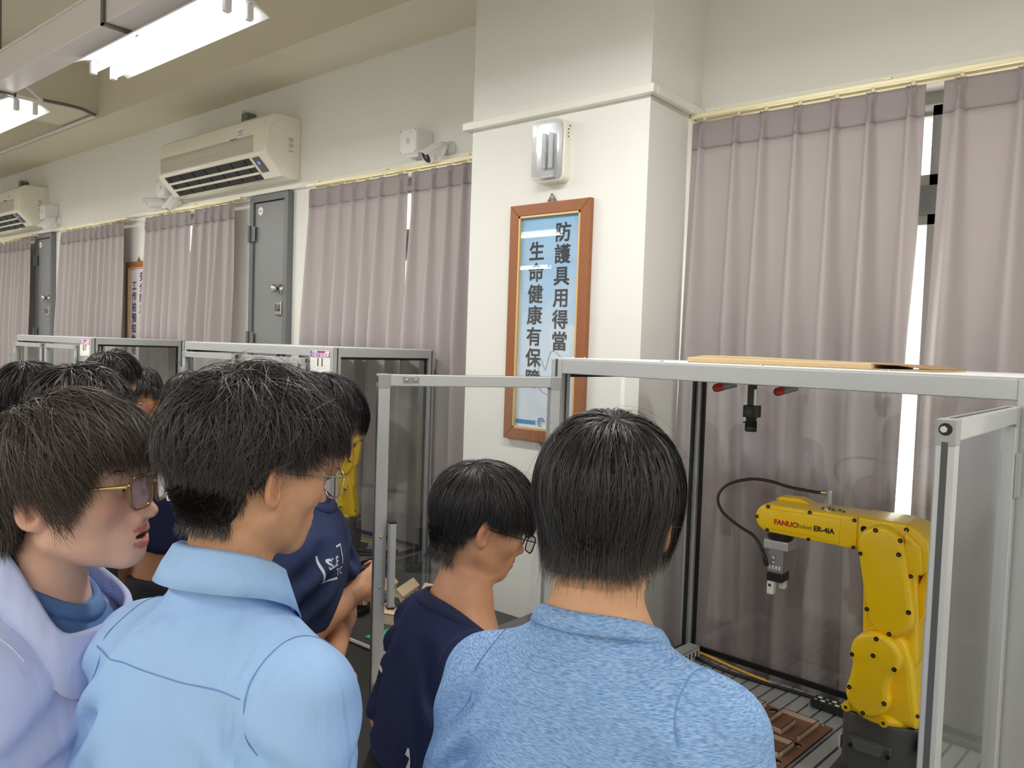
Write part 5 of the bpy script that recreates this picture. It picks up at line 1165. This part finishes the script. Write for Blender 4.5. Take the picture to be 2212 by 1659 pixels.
# ---- navy T-shirt with white print, arms folded
b = Body((-1.652, 1.216, 1.540), (-8, -26, 0), (-1.684, 1.194, 1.398), -52, 6, 1.0, arms=[((-.205, .10, -.35), (.07, .15, -.43)), ((.20, .03, -.40), (-.07, .165, -.29))])
o = dict(skin=(206, 152, 118), hands=[dict(curl=.5, normal=(0, .3, -1)), dict(curl=.9, normal=(-.6, -.3, -.3))])
w1, w0 = b.arms[1][2], b.arms[0][2]
pE = person('student in a navy T-shirt with white chest print and folded arms', b, o, .0034, extra=((w1[0], w1[1], w1[2], .10, .005), (w0[0], w0[1], w0[2], .10, .005)))
add_hair(b, pE, bowl_layers(5000, .165, .075, .018, .16, 500, (0, .9, -.3), 26, .08, .1, .02), 'hair_black', 61, thick=.012)
c = dict(grow=.016, sleeve=.78, sr=(.062, .076), seed=15, fold=.009, fs=9., pit=.008, drape=.006, neck_z=(.002, -.055))
gE = dress(b, pE, c, 'tee_faded', 'tee_faded'); bE = b

# ---- students further back
def back_student(label, b, o, hl, m, rib, seed, cc=None, hairm='hair_black'):
    p = person(label, b, o, .0045); add_hair(b, p, hl, hairm, seed, thick=.012, steps=9)
    c = dict(grow=.014, sleeve=.7, sr=(.06, .07), seed=seed, fold=.005, neck_z=(.002, -.055)); c.update(cc or {}); g = dress(b, p, c, m, rib, res=.011); return p, g
bk = lambda n=2600, **k: bowl_layers(n, width=.0010, **k)
back_student('student with wavy dark hair between the brown-haired student and cell 07', Body((-2.05, .80, 1.552), (5, -14, 0), (-2.052, .76, 1.405), 0, 6, .95, hs=.92), dict(skin=(204, 150, 118)), bk(3400, top=.15, low=.07, lift=.026, mess=.4, nape=300, curl=.4), 'tee_black', 'tee_black', 71, hairm='hair_soft')
back_student('student with short cropped hair and bare neck near the left edge', Body((-2.548, 0.858, 1.547), (10, -16, 0), (-2.548, 0.818, 1.397), 0, 8, 1., hs=.9), dict(skin=(214, 164, 130)), bk(top=.11, low=.05, lift=.014, mess=.15, nape=500), 'tee_black', 'tee_black', 81)
back_student('student with black hair half hidden behind the wavy-haired one', Body((-3.297, 1.407, 1.565), (20, -8, 0), (-3.290, 1.368, 1.415), 10, 4, 1., hs=.92), dict(skin=(204, 150, 118)), bk(top=.14, low=.07, lift=.022, mess=.3, nape=300), 'tee_black', 'tee_black', 91)
bI = Body((-3.76, 1.73, 1.458), (228, -16, 4), (-3.745, 1.745, 1.31), 228, 3, .98, hs=1.08); oI = dict(skin=(202, 146, 112))
pI, _ = back_student('student facing the camera between two heads in front of cell 07', bI, oI, bk(top=.10, low=.035, lift=.018, mess=.3, nape=200), 'tee_black', 'tee_black', 101); eyes(bI, pI, (0, -20)); eyebrows(bI, pI)
bJ = Body((-2.615, 1.387, 1.498), (35, -20, 0), (-2.595, 1.352, 1.348), 30, 6, 1.)
pJ, gJ = back_student('student in a navy T-shirt with white back print beyond the amber glasses', bJ, dict(skin=(206, 152, 118)), bk(top=.12, low=.06, lift=.016, mess=.2, nape=300), 'tee_navy2', 'navy_rib', 111)

# ---- white prints on the navy T-shirts, pressed onto the cloth
def cloth_print(txt, size, b, g, pos, yaw, m, name='shirt_print', bold=.0, extra=None, up=None):
    me = text_mesh(txt, size, bold=bold, extrude=.0) if txt else extra
    bv = BVHTree.FromPolygons([v.co[:] for v in g.data.vertices], [tuple(p.vertices) for p in g.data.polygons]); M4 = b.T @ Matrix.Translation(pos) @ Matrix.Rotation(R(yaw), 4, 'Z')
    d = (b.T.to_3x3() @ Matrix.Rotation(R(yaw), 3, 'Z') @ Vector((0, 1, 0))).normalized()
    for v in me.vertices:
        w = M4 @ v.co; h = bv.ray_cast(w-d*.15, d); v.co = (h[0]-d*.0015) if h[0] is not None else w
    me.materials.clear(); me.materials.append(MATS[m]); return obj(name, me, m, g)
mat('print_white', (222, 226, 234), .8)
def lshape(w, h, t, flip):
    mb = MB(); s = -1 if flip else 1; n = 8
    for i in range(n): mb.add([(s*(-w/2+w*i/n), 0, -s*h/2), (s*(-w/2+w*(i+1)/n), 0, -s*h/2), (s*(-w/2+w*(i+1)/n), 0, -s*(h/2-t)), (s*(-w/2+w*i/n), 0, -s*(h/2-t))], [(0, 1, 2, 3)])
    for i in range(n): mb.add([(-s*w/2, 0, s*(-h/2+h*i/n)), (-s*(w/2-t), 0, s*(-h/2+h*i/n)), (-s*(w/2-t), 0, s*(-h/2+h*(i+1)/n)), (-s*w/2, 0, s*(-h/2+h*(i+1)/n))], [(0, 1, 2, 3)])
    return mb.mesh('mark', ['print_white'])
cloth_print('SLE', .034, bE, gE, (.105, .12, -.172), 180, 'print_white', bold=.0012); cloth_print('TC', .026, bE, gE, (.072, .12, -.200), 180, 'print_white')
cloth_print(None, 0, bE, gE, (.115, .12, -.182), 180, 'print_white', extra=lshape(.060, .066, .005, False)); cloth_print(None, 0, bE, gE, (.066, .12, -.160), 180, 'print_white', extra=lshape(.030, .050, .005, True))
cloth_print('ME', .06, bJ, gJ, (.03, -.12, -.13), 0, 'print_white', bold=.003)
cloth_print(None, 0, bC, gC, (-.10, -.12, -.22), 0, 'print_white', extra=lshape(.05, .05, .016, False)); cloth_print(None, 0, bC, gC, (.125, -.12, -.33), 0, 'print_white', extra=lshape(.03, .06, .014, True))
# ================================================================== things in and on the open cell
def in_cell(name, label, cat, x, y, z, group=None, rz=0.): return thing(name, label, cat, cellpt(x, y, z), CELL_A+rz, group)
# maze board
t = in_cell('maze_board', 'brown wooden maze board with pale walls lying on the grooved table', 'maze', .30, .17, ZT)
bx, by = .326, .386
bm = bmesh.new(); holes = [(.161, .362), (.297, .212), (.298, .087), (.06, .08), (.09, .26)]
n = 16; ov = [bm.verts.new(v) for v in ((0, 0, .006), (bx, 0, .006), (bx, by, .006), (0, by, .006))]; E_ = [bm.edges.new((ov[i], ov[(i+1) % 4])) for i in range(4)]
for hx, hy in holes:
    r_ = [bm.verts.new((hx+.0135*math.cos(2*PI*i/n), hy+.0135*math.sin(2*PI*i/n), .006)) for i in range(n)]; E_ += [bm.edges.new((r_[i], r_[(i+1) % n])) for i in range(n)]
bmesh.ops.triangle_fill(bm, use_beauty=True, use_dissolve=True, edges=E_); bmesh.ops.recalc_face_normals(bm, faces=bm.faces)
if sum(f.normal.z for f in bm.faces) < 0: bmesh.ops.reverse_faces(bm, faces=bm.faces)
ex = bmesh.ops.extrude_face_region(bm, geom=list(bm.faces)); bmesh.ops.translate(bm, verts=[v for v in ex['geom'] if isinstance(v, bmesh.types.BMVert)], vec=(0, 0, -.0055)); bmesh.ops.recalc_face_normals(bm, faces=bm.faces)
mb = MB(); mb.from_bm(bm); bo = obj('board', mb, ['maze_board', 'burnt'], t)
for p in bo.data.polygons:
    if abs(p.normal.z) < .5: p.material_index = 1
MZ = [((.486, .540), (.591, .540)), ((.591, .540), (.591, .408)), ((.485, .540), (.485, .449)), ((.485, .449), (.43, .449)), ((.496, .412), (.540, .412)), ((.540, .408), (.540, .497)), ((.496, .412), (.496, .369)), ((.44, .369), (.594, .369)), ((.594, .369), (.594, .281)), ((.594, .281), (.49, .281)), ((.45, .321), (.542, .321)), ((.345, .541), (.431, .541)), ((.431, .541), (.431, .493)), ((.431, .493), (.36, .493)), ((.592, .25), (.592, .19)), ((.345, .541), (.345, .30)), ((.39, .44), (.39, .32)), ((.45, .23), (.54, .23))]
for (a, b_), (c_, d_) in MZ:
    a, b_, c_, d_ = a-.30, b_-.17, c_-.30, d_-.17; w = .0016; m_ = MB()
    lo = (min(a, c_)-w, min(b_, d_)-w, .006); hi = (max(a, c_)+w, max(b_, d_)+w, .0195); m_.box(lo, hi); m_.mi = 1; m_.box((lo[0], lo[1], .0195), (hi[0], hi[1], .0199)); obj('maze_wall', m_, ['maze_wall', 'burnt'], t)
for x, y in ((.300, .380), (.02, .37), (.306, .012)): obj('screw', MB().ball((x, y, .0062), (.005, .005, .003), 10, 6), 'steel', t)
pane_mat('clear_plastic', (.88, .88, .88), 2., .02, haze=.08)
t = in_cell('clear_cup', 'small clear plastic cup standing upside down on the maze board', 'cup', .478, .335, ZT+.0065)
c = MB(); c.lathe([(.016, 0), (.0155, .002), (.0135, .046), (.012, .0475), (.0115, .046), (.0142, .003)], 24); obj('body', c, 'clear_plastic', t); obj('rim', MB().lathe([(.0165, 0), (.017, .001), (.0165, .003), (.0155, .003)], 24), 'clear_plastic', t)
# button block
t = in_cell('button_block', 'black button block with rows of green and white keys behind the maze', 'control box', .52, .65, ZT)
obj('body', MB().cbox((0, 0, .003), (.20, .046, .026), .002), 'black_matte', t); obj('foot', MB().cbox((-.012, .008, 0), (.212, .038, .003), .001), 'alu_dark', t)
for r_ in range(2):
    for k in range(9):
        x = .012+.0215*k+(.006 if r_ else 0); g_ = (k+r_) % 2 == 0
        obj('key', MB().cbox((x-(.004 if g_ else .0062), .010+.020*r_-.004, .026), (x+(.004 if g_ else .0062), .010+.020*r_+.005, .0275 if g_ else .0285), .0006), 'green_led' if g_ else 'white_key', t)
# wiring duct, cables
t = in_cell('wiring_duct', 'light grey slotted wiring duct in the back corner of the table', 'wiring duct', .046, .30, ZT)
obj('trough', MB().box((0, 0, 0), (.042, .44, .034)), 'white_plastic', t); obj('lid', MB().cbox((-.001, -.001, .034), (.043, .441, .041), .002), 'alu', t)
for k in range(18): obj('slot', MB().cbox((.0415, .012+.024*k, .008), (.0428, .020+.024*k, .028), .001), 'gasket', t)
for k in range(2): obj('slot', MB().cbox((.010+.014*k, .4395, .008), (.016+.014*k, .4407, .028), .0006), 'gasket', t)
t = in_cell('yellow_cable', 'yellow cable curving along the back of the grooved table', 'cable', 0, 0, ZT)
obj('sheath', MB().tube(smooth_path([(.07, .738, .02), (.10, .742, .016), (.157, .742, .010), (.227, .735, .006), (.296, .722, .006), (.357, .714, .005), (.40, .70, -.004)]), .0042, 8), 'yellow_cable', t)
t = in_cell('black_cable', 'black cable lying along the back gasket of the open cell', 'cable', 0, 0, ZT)
obj('sheath', MB().tube(smooth_path([(.09, .715, .006), (.25, .690, .006), (.5, .712, .006), (.8, .728, .006), (1.2, .73, .006)]), .006, 8), 'black_cable', t)
# camera over the table
t = in_cell('vision_camera', 'small black vision camera hanging from the cell roof over the table', 'camera', .475, .273, 1.60)
obj('bracket', MB().cbox((-.022, .017, -.024), (.002, .022, .124), .001), 'robot_grey', t); obj('mount_foot', MB().cbox((-.022, .0, .10), (.002, .022, .124), .001), 'robot_grey', t)
cb = obj('body', MB().cbox((-.016, -.016, -.013), (.020, .017, .019), .0012), 'black', t)
for k in range(3): obj('print_line', MB().box((-.006+.006*k, -.0165, -.005), (-.004+.006*k, -.0158, .008)), 'robot_grey2', cb)
l = MB(); l.T = Matrix.Translation((.001, 0, 0)); l.lathe([(.0145, -.013), (.0145, -.019), (.013, -.0195), (.013, -.022), (.0155, -.023), (.0155, -.034), (.0158, -.034), (.0158, -.046), (.015, -.051), (.012, -.051)], 24); lo = obj('lens', l, 'black', t)
for a in (140, 215): obj('lock_screw', MB().cyl((.001+.015*math.cos(R(a)), .015*math.sin(R(a)), -.027), (.001+.021*math.cos(R(a)), .021*math.sin(R(a)), -.027), .002, 8), 'black', lo)
obj('plug', MB().cyl((.010, 0, .019), (.010, 0, .062), .0045, 10), 'steel', t); obj('cord', MB().tube([(.010, 0, .06), (.011, 0, .09), (.012, .004, .124)], .0032, 8), 'black_cable', t)
for k, (x, y, z) in enumerate(((.405, .209, 1.662), (.523, .322, 1.657))):
    t = in_cell('indicator_lamp', ('red-capped grey lamp under the roof left of the vision camera', 'red-capped grey lamp under the roof right of the vision camera')[k], 'lamp', x, y, z, 'red-capped lamps under the cell roof')
    d = Vector((.55, .75, .25)).normalized(); o_ = MB(); o_.cyl(d*.012, d*.055, .011, 16); obj('socket', o_, 'alu_dark', t)
    o_ = MB(); o_.cyl(Vector((0, 0, 0)), d*.014, .0115, 18); o_.ball(Vector((0, 0, 0)), .0113, 18, 10); obj('cap', o_, 'red_button', t); obj('stem', MB().cyl(d*.045, d*.045+Vector((0, 0, .02)), .006, 8), 'alu_dark', t)
# flat carton on the roof
t = in_cell('cardboard_box', 'flattened brown cardboard box lying on top of the open cell', 'box', .335, .17, 1.728)
pr = [(0, 0), (.004, .018), (.03, .020), (.47, .014), (.472, .0)]
obj('folded_body', MB().cbox((0, 0, 0), (.478, .30, .014), .003), 'cardboard', t); obj('folded_body', MB().prism([(.0, .013), (.05, .0205), (.2, .0175), (.478, .0145), (.478, .013)], .002, .298), 'cardboard', t)
obj('end_flap', MB().prism([(.476, .001), (.476, .0025), (.60, .004), (.60, .001)], .004, .29), 'cardboard', t); obj('end_flap', MB().prism([(.476, .012), (.476, .0145), (.53, .0135), (.598, .0065), (.598, .0045), (.53, .0115)], .02, .296), 'cardboard_in', t)
# safety switch on the free edge of the left door
d = cdoors[0]
sw = obj('safety_switch', MB().cbox((.478, .012, .832), (.508, .034, .882), .003), 'safety_yellow', d, label='yellow door safety switch')
for z in (.845, .868): obj('screw', MB().cyl((.500, .034, z), (.500, .0355, z), .0035, 10), 'bolt', sw)
obj('cable_gland', MB().cyl((.492, .022, .832), (.492, .022, .80), .004, 10), 'black_cable', sw); obj('switch_cable', MB().tube(smooth_path([(.492, .022, .803), (.49, .025, .79), (.478, .03, .775), (.45, .035, .768), (.40, .03, .768)]), .003, 8), 'yellow_cable', sw)
for z in (1.26, 1.13): obj('screw', MB().ball((.50, .0125, z), (.0045, .002, .0045), 10, 6), 'steel', d)
obj('joint_plate', MB().cbox((.41, .012, 1.652), (.452, .0135, 1.668), .0008), 'alu_dark', d)
for x in (.419, .443): obj('screw', MB().ball((x, .0135, 1.66), (.0038, .0016, .0038), 10, 6), 'steel', d)

# ================================================================== black bench between the cells with wooden kits
t = thing('workbench', 'low black bench between cell 11 and the pillar', 'bench', (-2.84, 1.94, 0))
obj('top', MB().cbox((0, 0, .57), (1.42, .645, .60), .003), 'black_matte', t); obj('front_edge', MB().cbox((0, -.006, .586), (1.42, .0, .598), .001), 'alu', t)
obj('front_panel', MB().cbox((.02, .02, .06), (1.40, .035, .57), .002), 'dark_panel', t)
for x in (.02, 1.36):
    for y in (.04, .58): obj('leg', MB().cbox((x, y, 0), (x+.04, y+.04, .57), .002), 'robot_grey', t)
t = thing('controller_box', 'flat dark grey controller box on the bench in front of the pillar', 'controller', (-1.90, 2.12, .60))
obj('case', MB().cbox((0, 0, 0), (.40, .40, .10), .004), 'dark_panel', t); obj('lid_seam', MB().box((-.0005, -.0005, .078), (.4005, .4005, .0805)), 'black', t)
for x in (.02, .36): obj('foot', MB().cyl((x, .03, 0), (x, .03, -.0), .01, 8) if False else MB().cbox((x, .02, .0), (x+.02, .04, .004), .001), 'black', t)
t = thing('green_mat', 'green cutting mat at the front of the black bench', 'mat', (-2.36, 1.975, .60)); obj('sheet', MB().cbox((0, 0, 0), (.30, .20, .006), .002), 'green_mat', t); obj('underside', MB().box((.002, .002, -.0), (.298, .198, .001)), 'black', t)
def kit_box(name, label, loc, rz, s, extra=None):
    t = thing(name, label, 'wooden model', loc, rz, 'laser-cut plywood models on the bench'); w, d, h = s
    obj('shell', MB().box((-w/2, -d/2, 0), (w/2, d/2, h)), 'plywood', t); e = MB(); q = .0012
    for a, b_ in (((-w/2, -d/2), (-w/2, d/2)), ((w/2, -d/2), (w/2, d/2)), ((-w/2, -d/2), (w/2, -d/2)), ((-w/2, d/2), (w/2, d/2))):
        lo = (min(a[0], b_[0])-q, min(a[1], b_[1])-q, h-.0012); hi = (max(a[0], b_[0])+q, max(a[1], b_[1])+q, h+.0012); e.box(lo, hi)
    for x in (-w/2, w/2):
        for y in (-d/2, d/2): e.box((x-q, y-q, 0), (x+q, y+q, h))
    obj('burnt_edges', e, 'burnt', t)
    for k in range(4): obj('finger_joint', MB().box((w/2-.0008, -d/2+d*(k+.25)/4, h*.25), (w/2+.0012, -d/2+d*(k+.6)/4, h*.75)), 'burnt', t) if k % 2 else None
    return t
def kit_house(label, loc, rz):
    t = thing('plywood_house', label, 'wooden model', loc, rz, 'laser-cut plywood models on the bench')
    pr = [(-.028, 0), (.028, 0), (.028, .045), (0, .07), (-.028, .045)]
    obj('walls', MB().prism(pr, -.09, .09), 'plywood', t)
    for sg in (-1, 1):
        for k in range(5): y = -.085+.036*k; obj('roof_slat', MB().prism([(sg*.033, .040), (sg*.0325, .044), (0, .0745), (0, .0705)], -.094, .094) if k == 0 else MB().prism([(sg*(.03-.006*k), .0455+.0055*k), (sg*(.028-.006*k), .0485+.0055*k), (sg*(.026-.006*k), .0475+.0055*k)], -.094, .094), 'plywood', t) if k < 3 else None
    obj('end_arch', MB().prism(arc(0, .018, .018, 0, 180, 10)+[(-.018, .0), (.018, .0)], -.0912, -.0895), 'burnt', t)
    for k in range(3): obj('window_slot', MB().box((.0275, -.06+.05*k, .018), (.0292, -.04+.05*k, .026)), 'burnt', t)
kit_house('plywood house model at the back of the bench, nearest the door edge', (-2.70, 2.36, .60), R(24)); kit_house('plywood house model beside its twin, nearer the wall', (-2.60, 2.40, .60), R(24))
kb = kit_box('plywood_box', 'octagon-topped plywood box model at the front of the black trays', (-2.44, 2.17, .60), R(20), (.11, .09, .042)); kit_box('plywood_box', 'small plywood block standing on the front box model', (-2.455, 2.18, .6425), R(20), (.045, .03, .02))
kit_box('plywood_box', 'low plywood box model left of the black tray', (-2.70, 2.19, .60), R(15), (.10, .07, .05)); kit_box('plywood_box', 'small plywood cube beside the house models', (-2.60, 2.24, .60), R(30), (.05, .04, .06))
t = thing('plywood_plaque', 'plywood frame with an oval hole leaning behind the box model', 'wooden model', (-2.47, 2.42, .60), R(15), 'laser-cut plywood models on the bench')
bm = bmesh.new(); n = 20; ov = [bm.verts.new(v) for v in ((-.07, 0, 0), (.07, 0, 0), (.07, .11, 0), (-.07, .11, 0))]; E_ = [bm.edges.new((ov[i], ov[(i+1) % 4])) for i in range(4)]; r_ = [bm.verts.new((.03*math.cos(2*PI*i/n), .055+.026*math.sin(2*PI*i/n), 0)) for i in range(n)]; E_ += [bm.edges.new((r_[i], r_[(i+1) % n])) for i in range(n)]
bmesh.ops.triangle_fill(bm, use_beauty=True, use_dissolve=True, edges=E_); ex = bmesh.ops.extrude_face_region(bm, geom=list(bm.faces)); bmesh.ops.translate(bm, verts=[v for v in ex['geom'] if isinstance(v, bmesh.types.BMVert)], vec=(0, 0, .004)); bmesh.ops.recalc_face_normals(bm, faces=bm.faces)
mb = MB(); mb.T = Matrix.Rotation(R(35), 4, 'X'); mb.from_bm(bm); obj('plate', mb, 'plywood', t); mb = MB(); mb.T = Matrix.Rotation(R(35), 4, 'X'); mb.tube([(.03*math.cos(2*PI*i/n), .055+.026*math.sin(2*PI*i/n), .004) for i in range(n)], .0013, 5, closed=True); obj('burnt_edges', mb, 'burnt', t); obj('prop', MB().box((-.06, .085, 0), (.06, .089, .055)), 'plywood', t)
for i, (x, y) in enumerate(((-2.62, 2.12), (-2.52, 2.26))):
    t = thing('parts_tray', ('open black parts tray among the plywood models, nearer the front', 'open black parts tray among the plywood models, further back')[i], 'tray', (x, y, .60), R(18), 'black parts trays'); obj('base', MB().box((-.06, -.04, 0), (.06, .04, .003)), 'black', t)
    for a, b_ in (((-.06, -.04, .003), (-.057, .04, .026)), ((.057, -.04, .003), (.06, .04, .026)), ((-.057, -.04, .003), (.057, -.037, .026)), ((-.057, .037, .003), (.057, .04, .026))): obj('wall', MB().box(a, b_), 'black', t)
# robot leads inside cell 11
t = thing('robot_leads', 'black hoses and yellow lead on the table of cell 11', 'cable', (-3.0, 2.3, ZT))
obj('hose', MB().tube(smooth_path([(-.25, .10, .03), (-.1, .16, .03), (.02, .25, .02), (.06, .36, .01)]), .011, 8), 'black_cable', t); obj('hose', MB().tube(smooth_path([(-.25, .02, .02), (-.1, .08, .02), (.03, .2, .02), (.07, .34, .012)]), .009, 8), 'black_cable', t)
obj('lead', MB().tube(smooth_path([(-.22, .22, .05), (-.1, .28, .045), (.0, .32, .04), (.05, .30, .0)]), .0035, 6), 'yellow_cable', t)
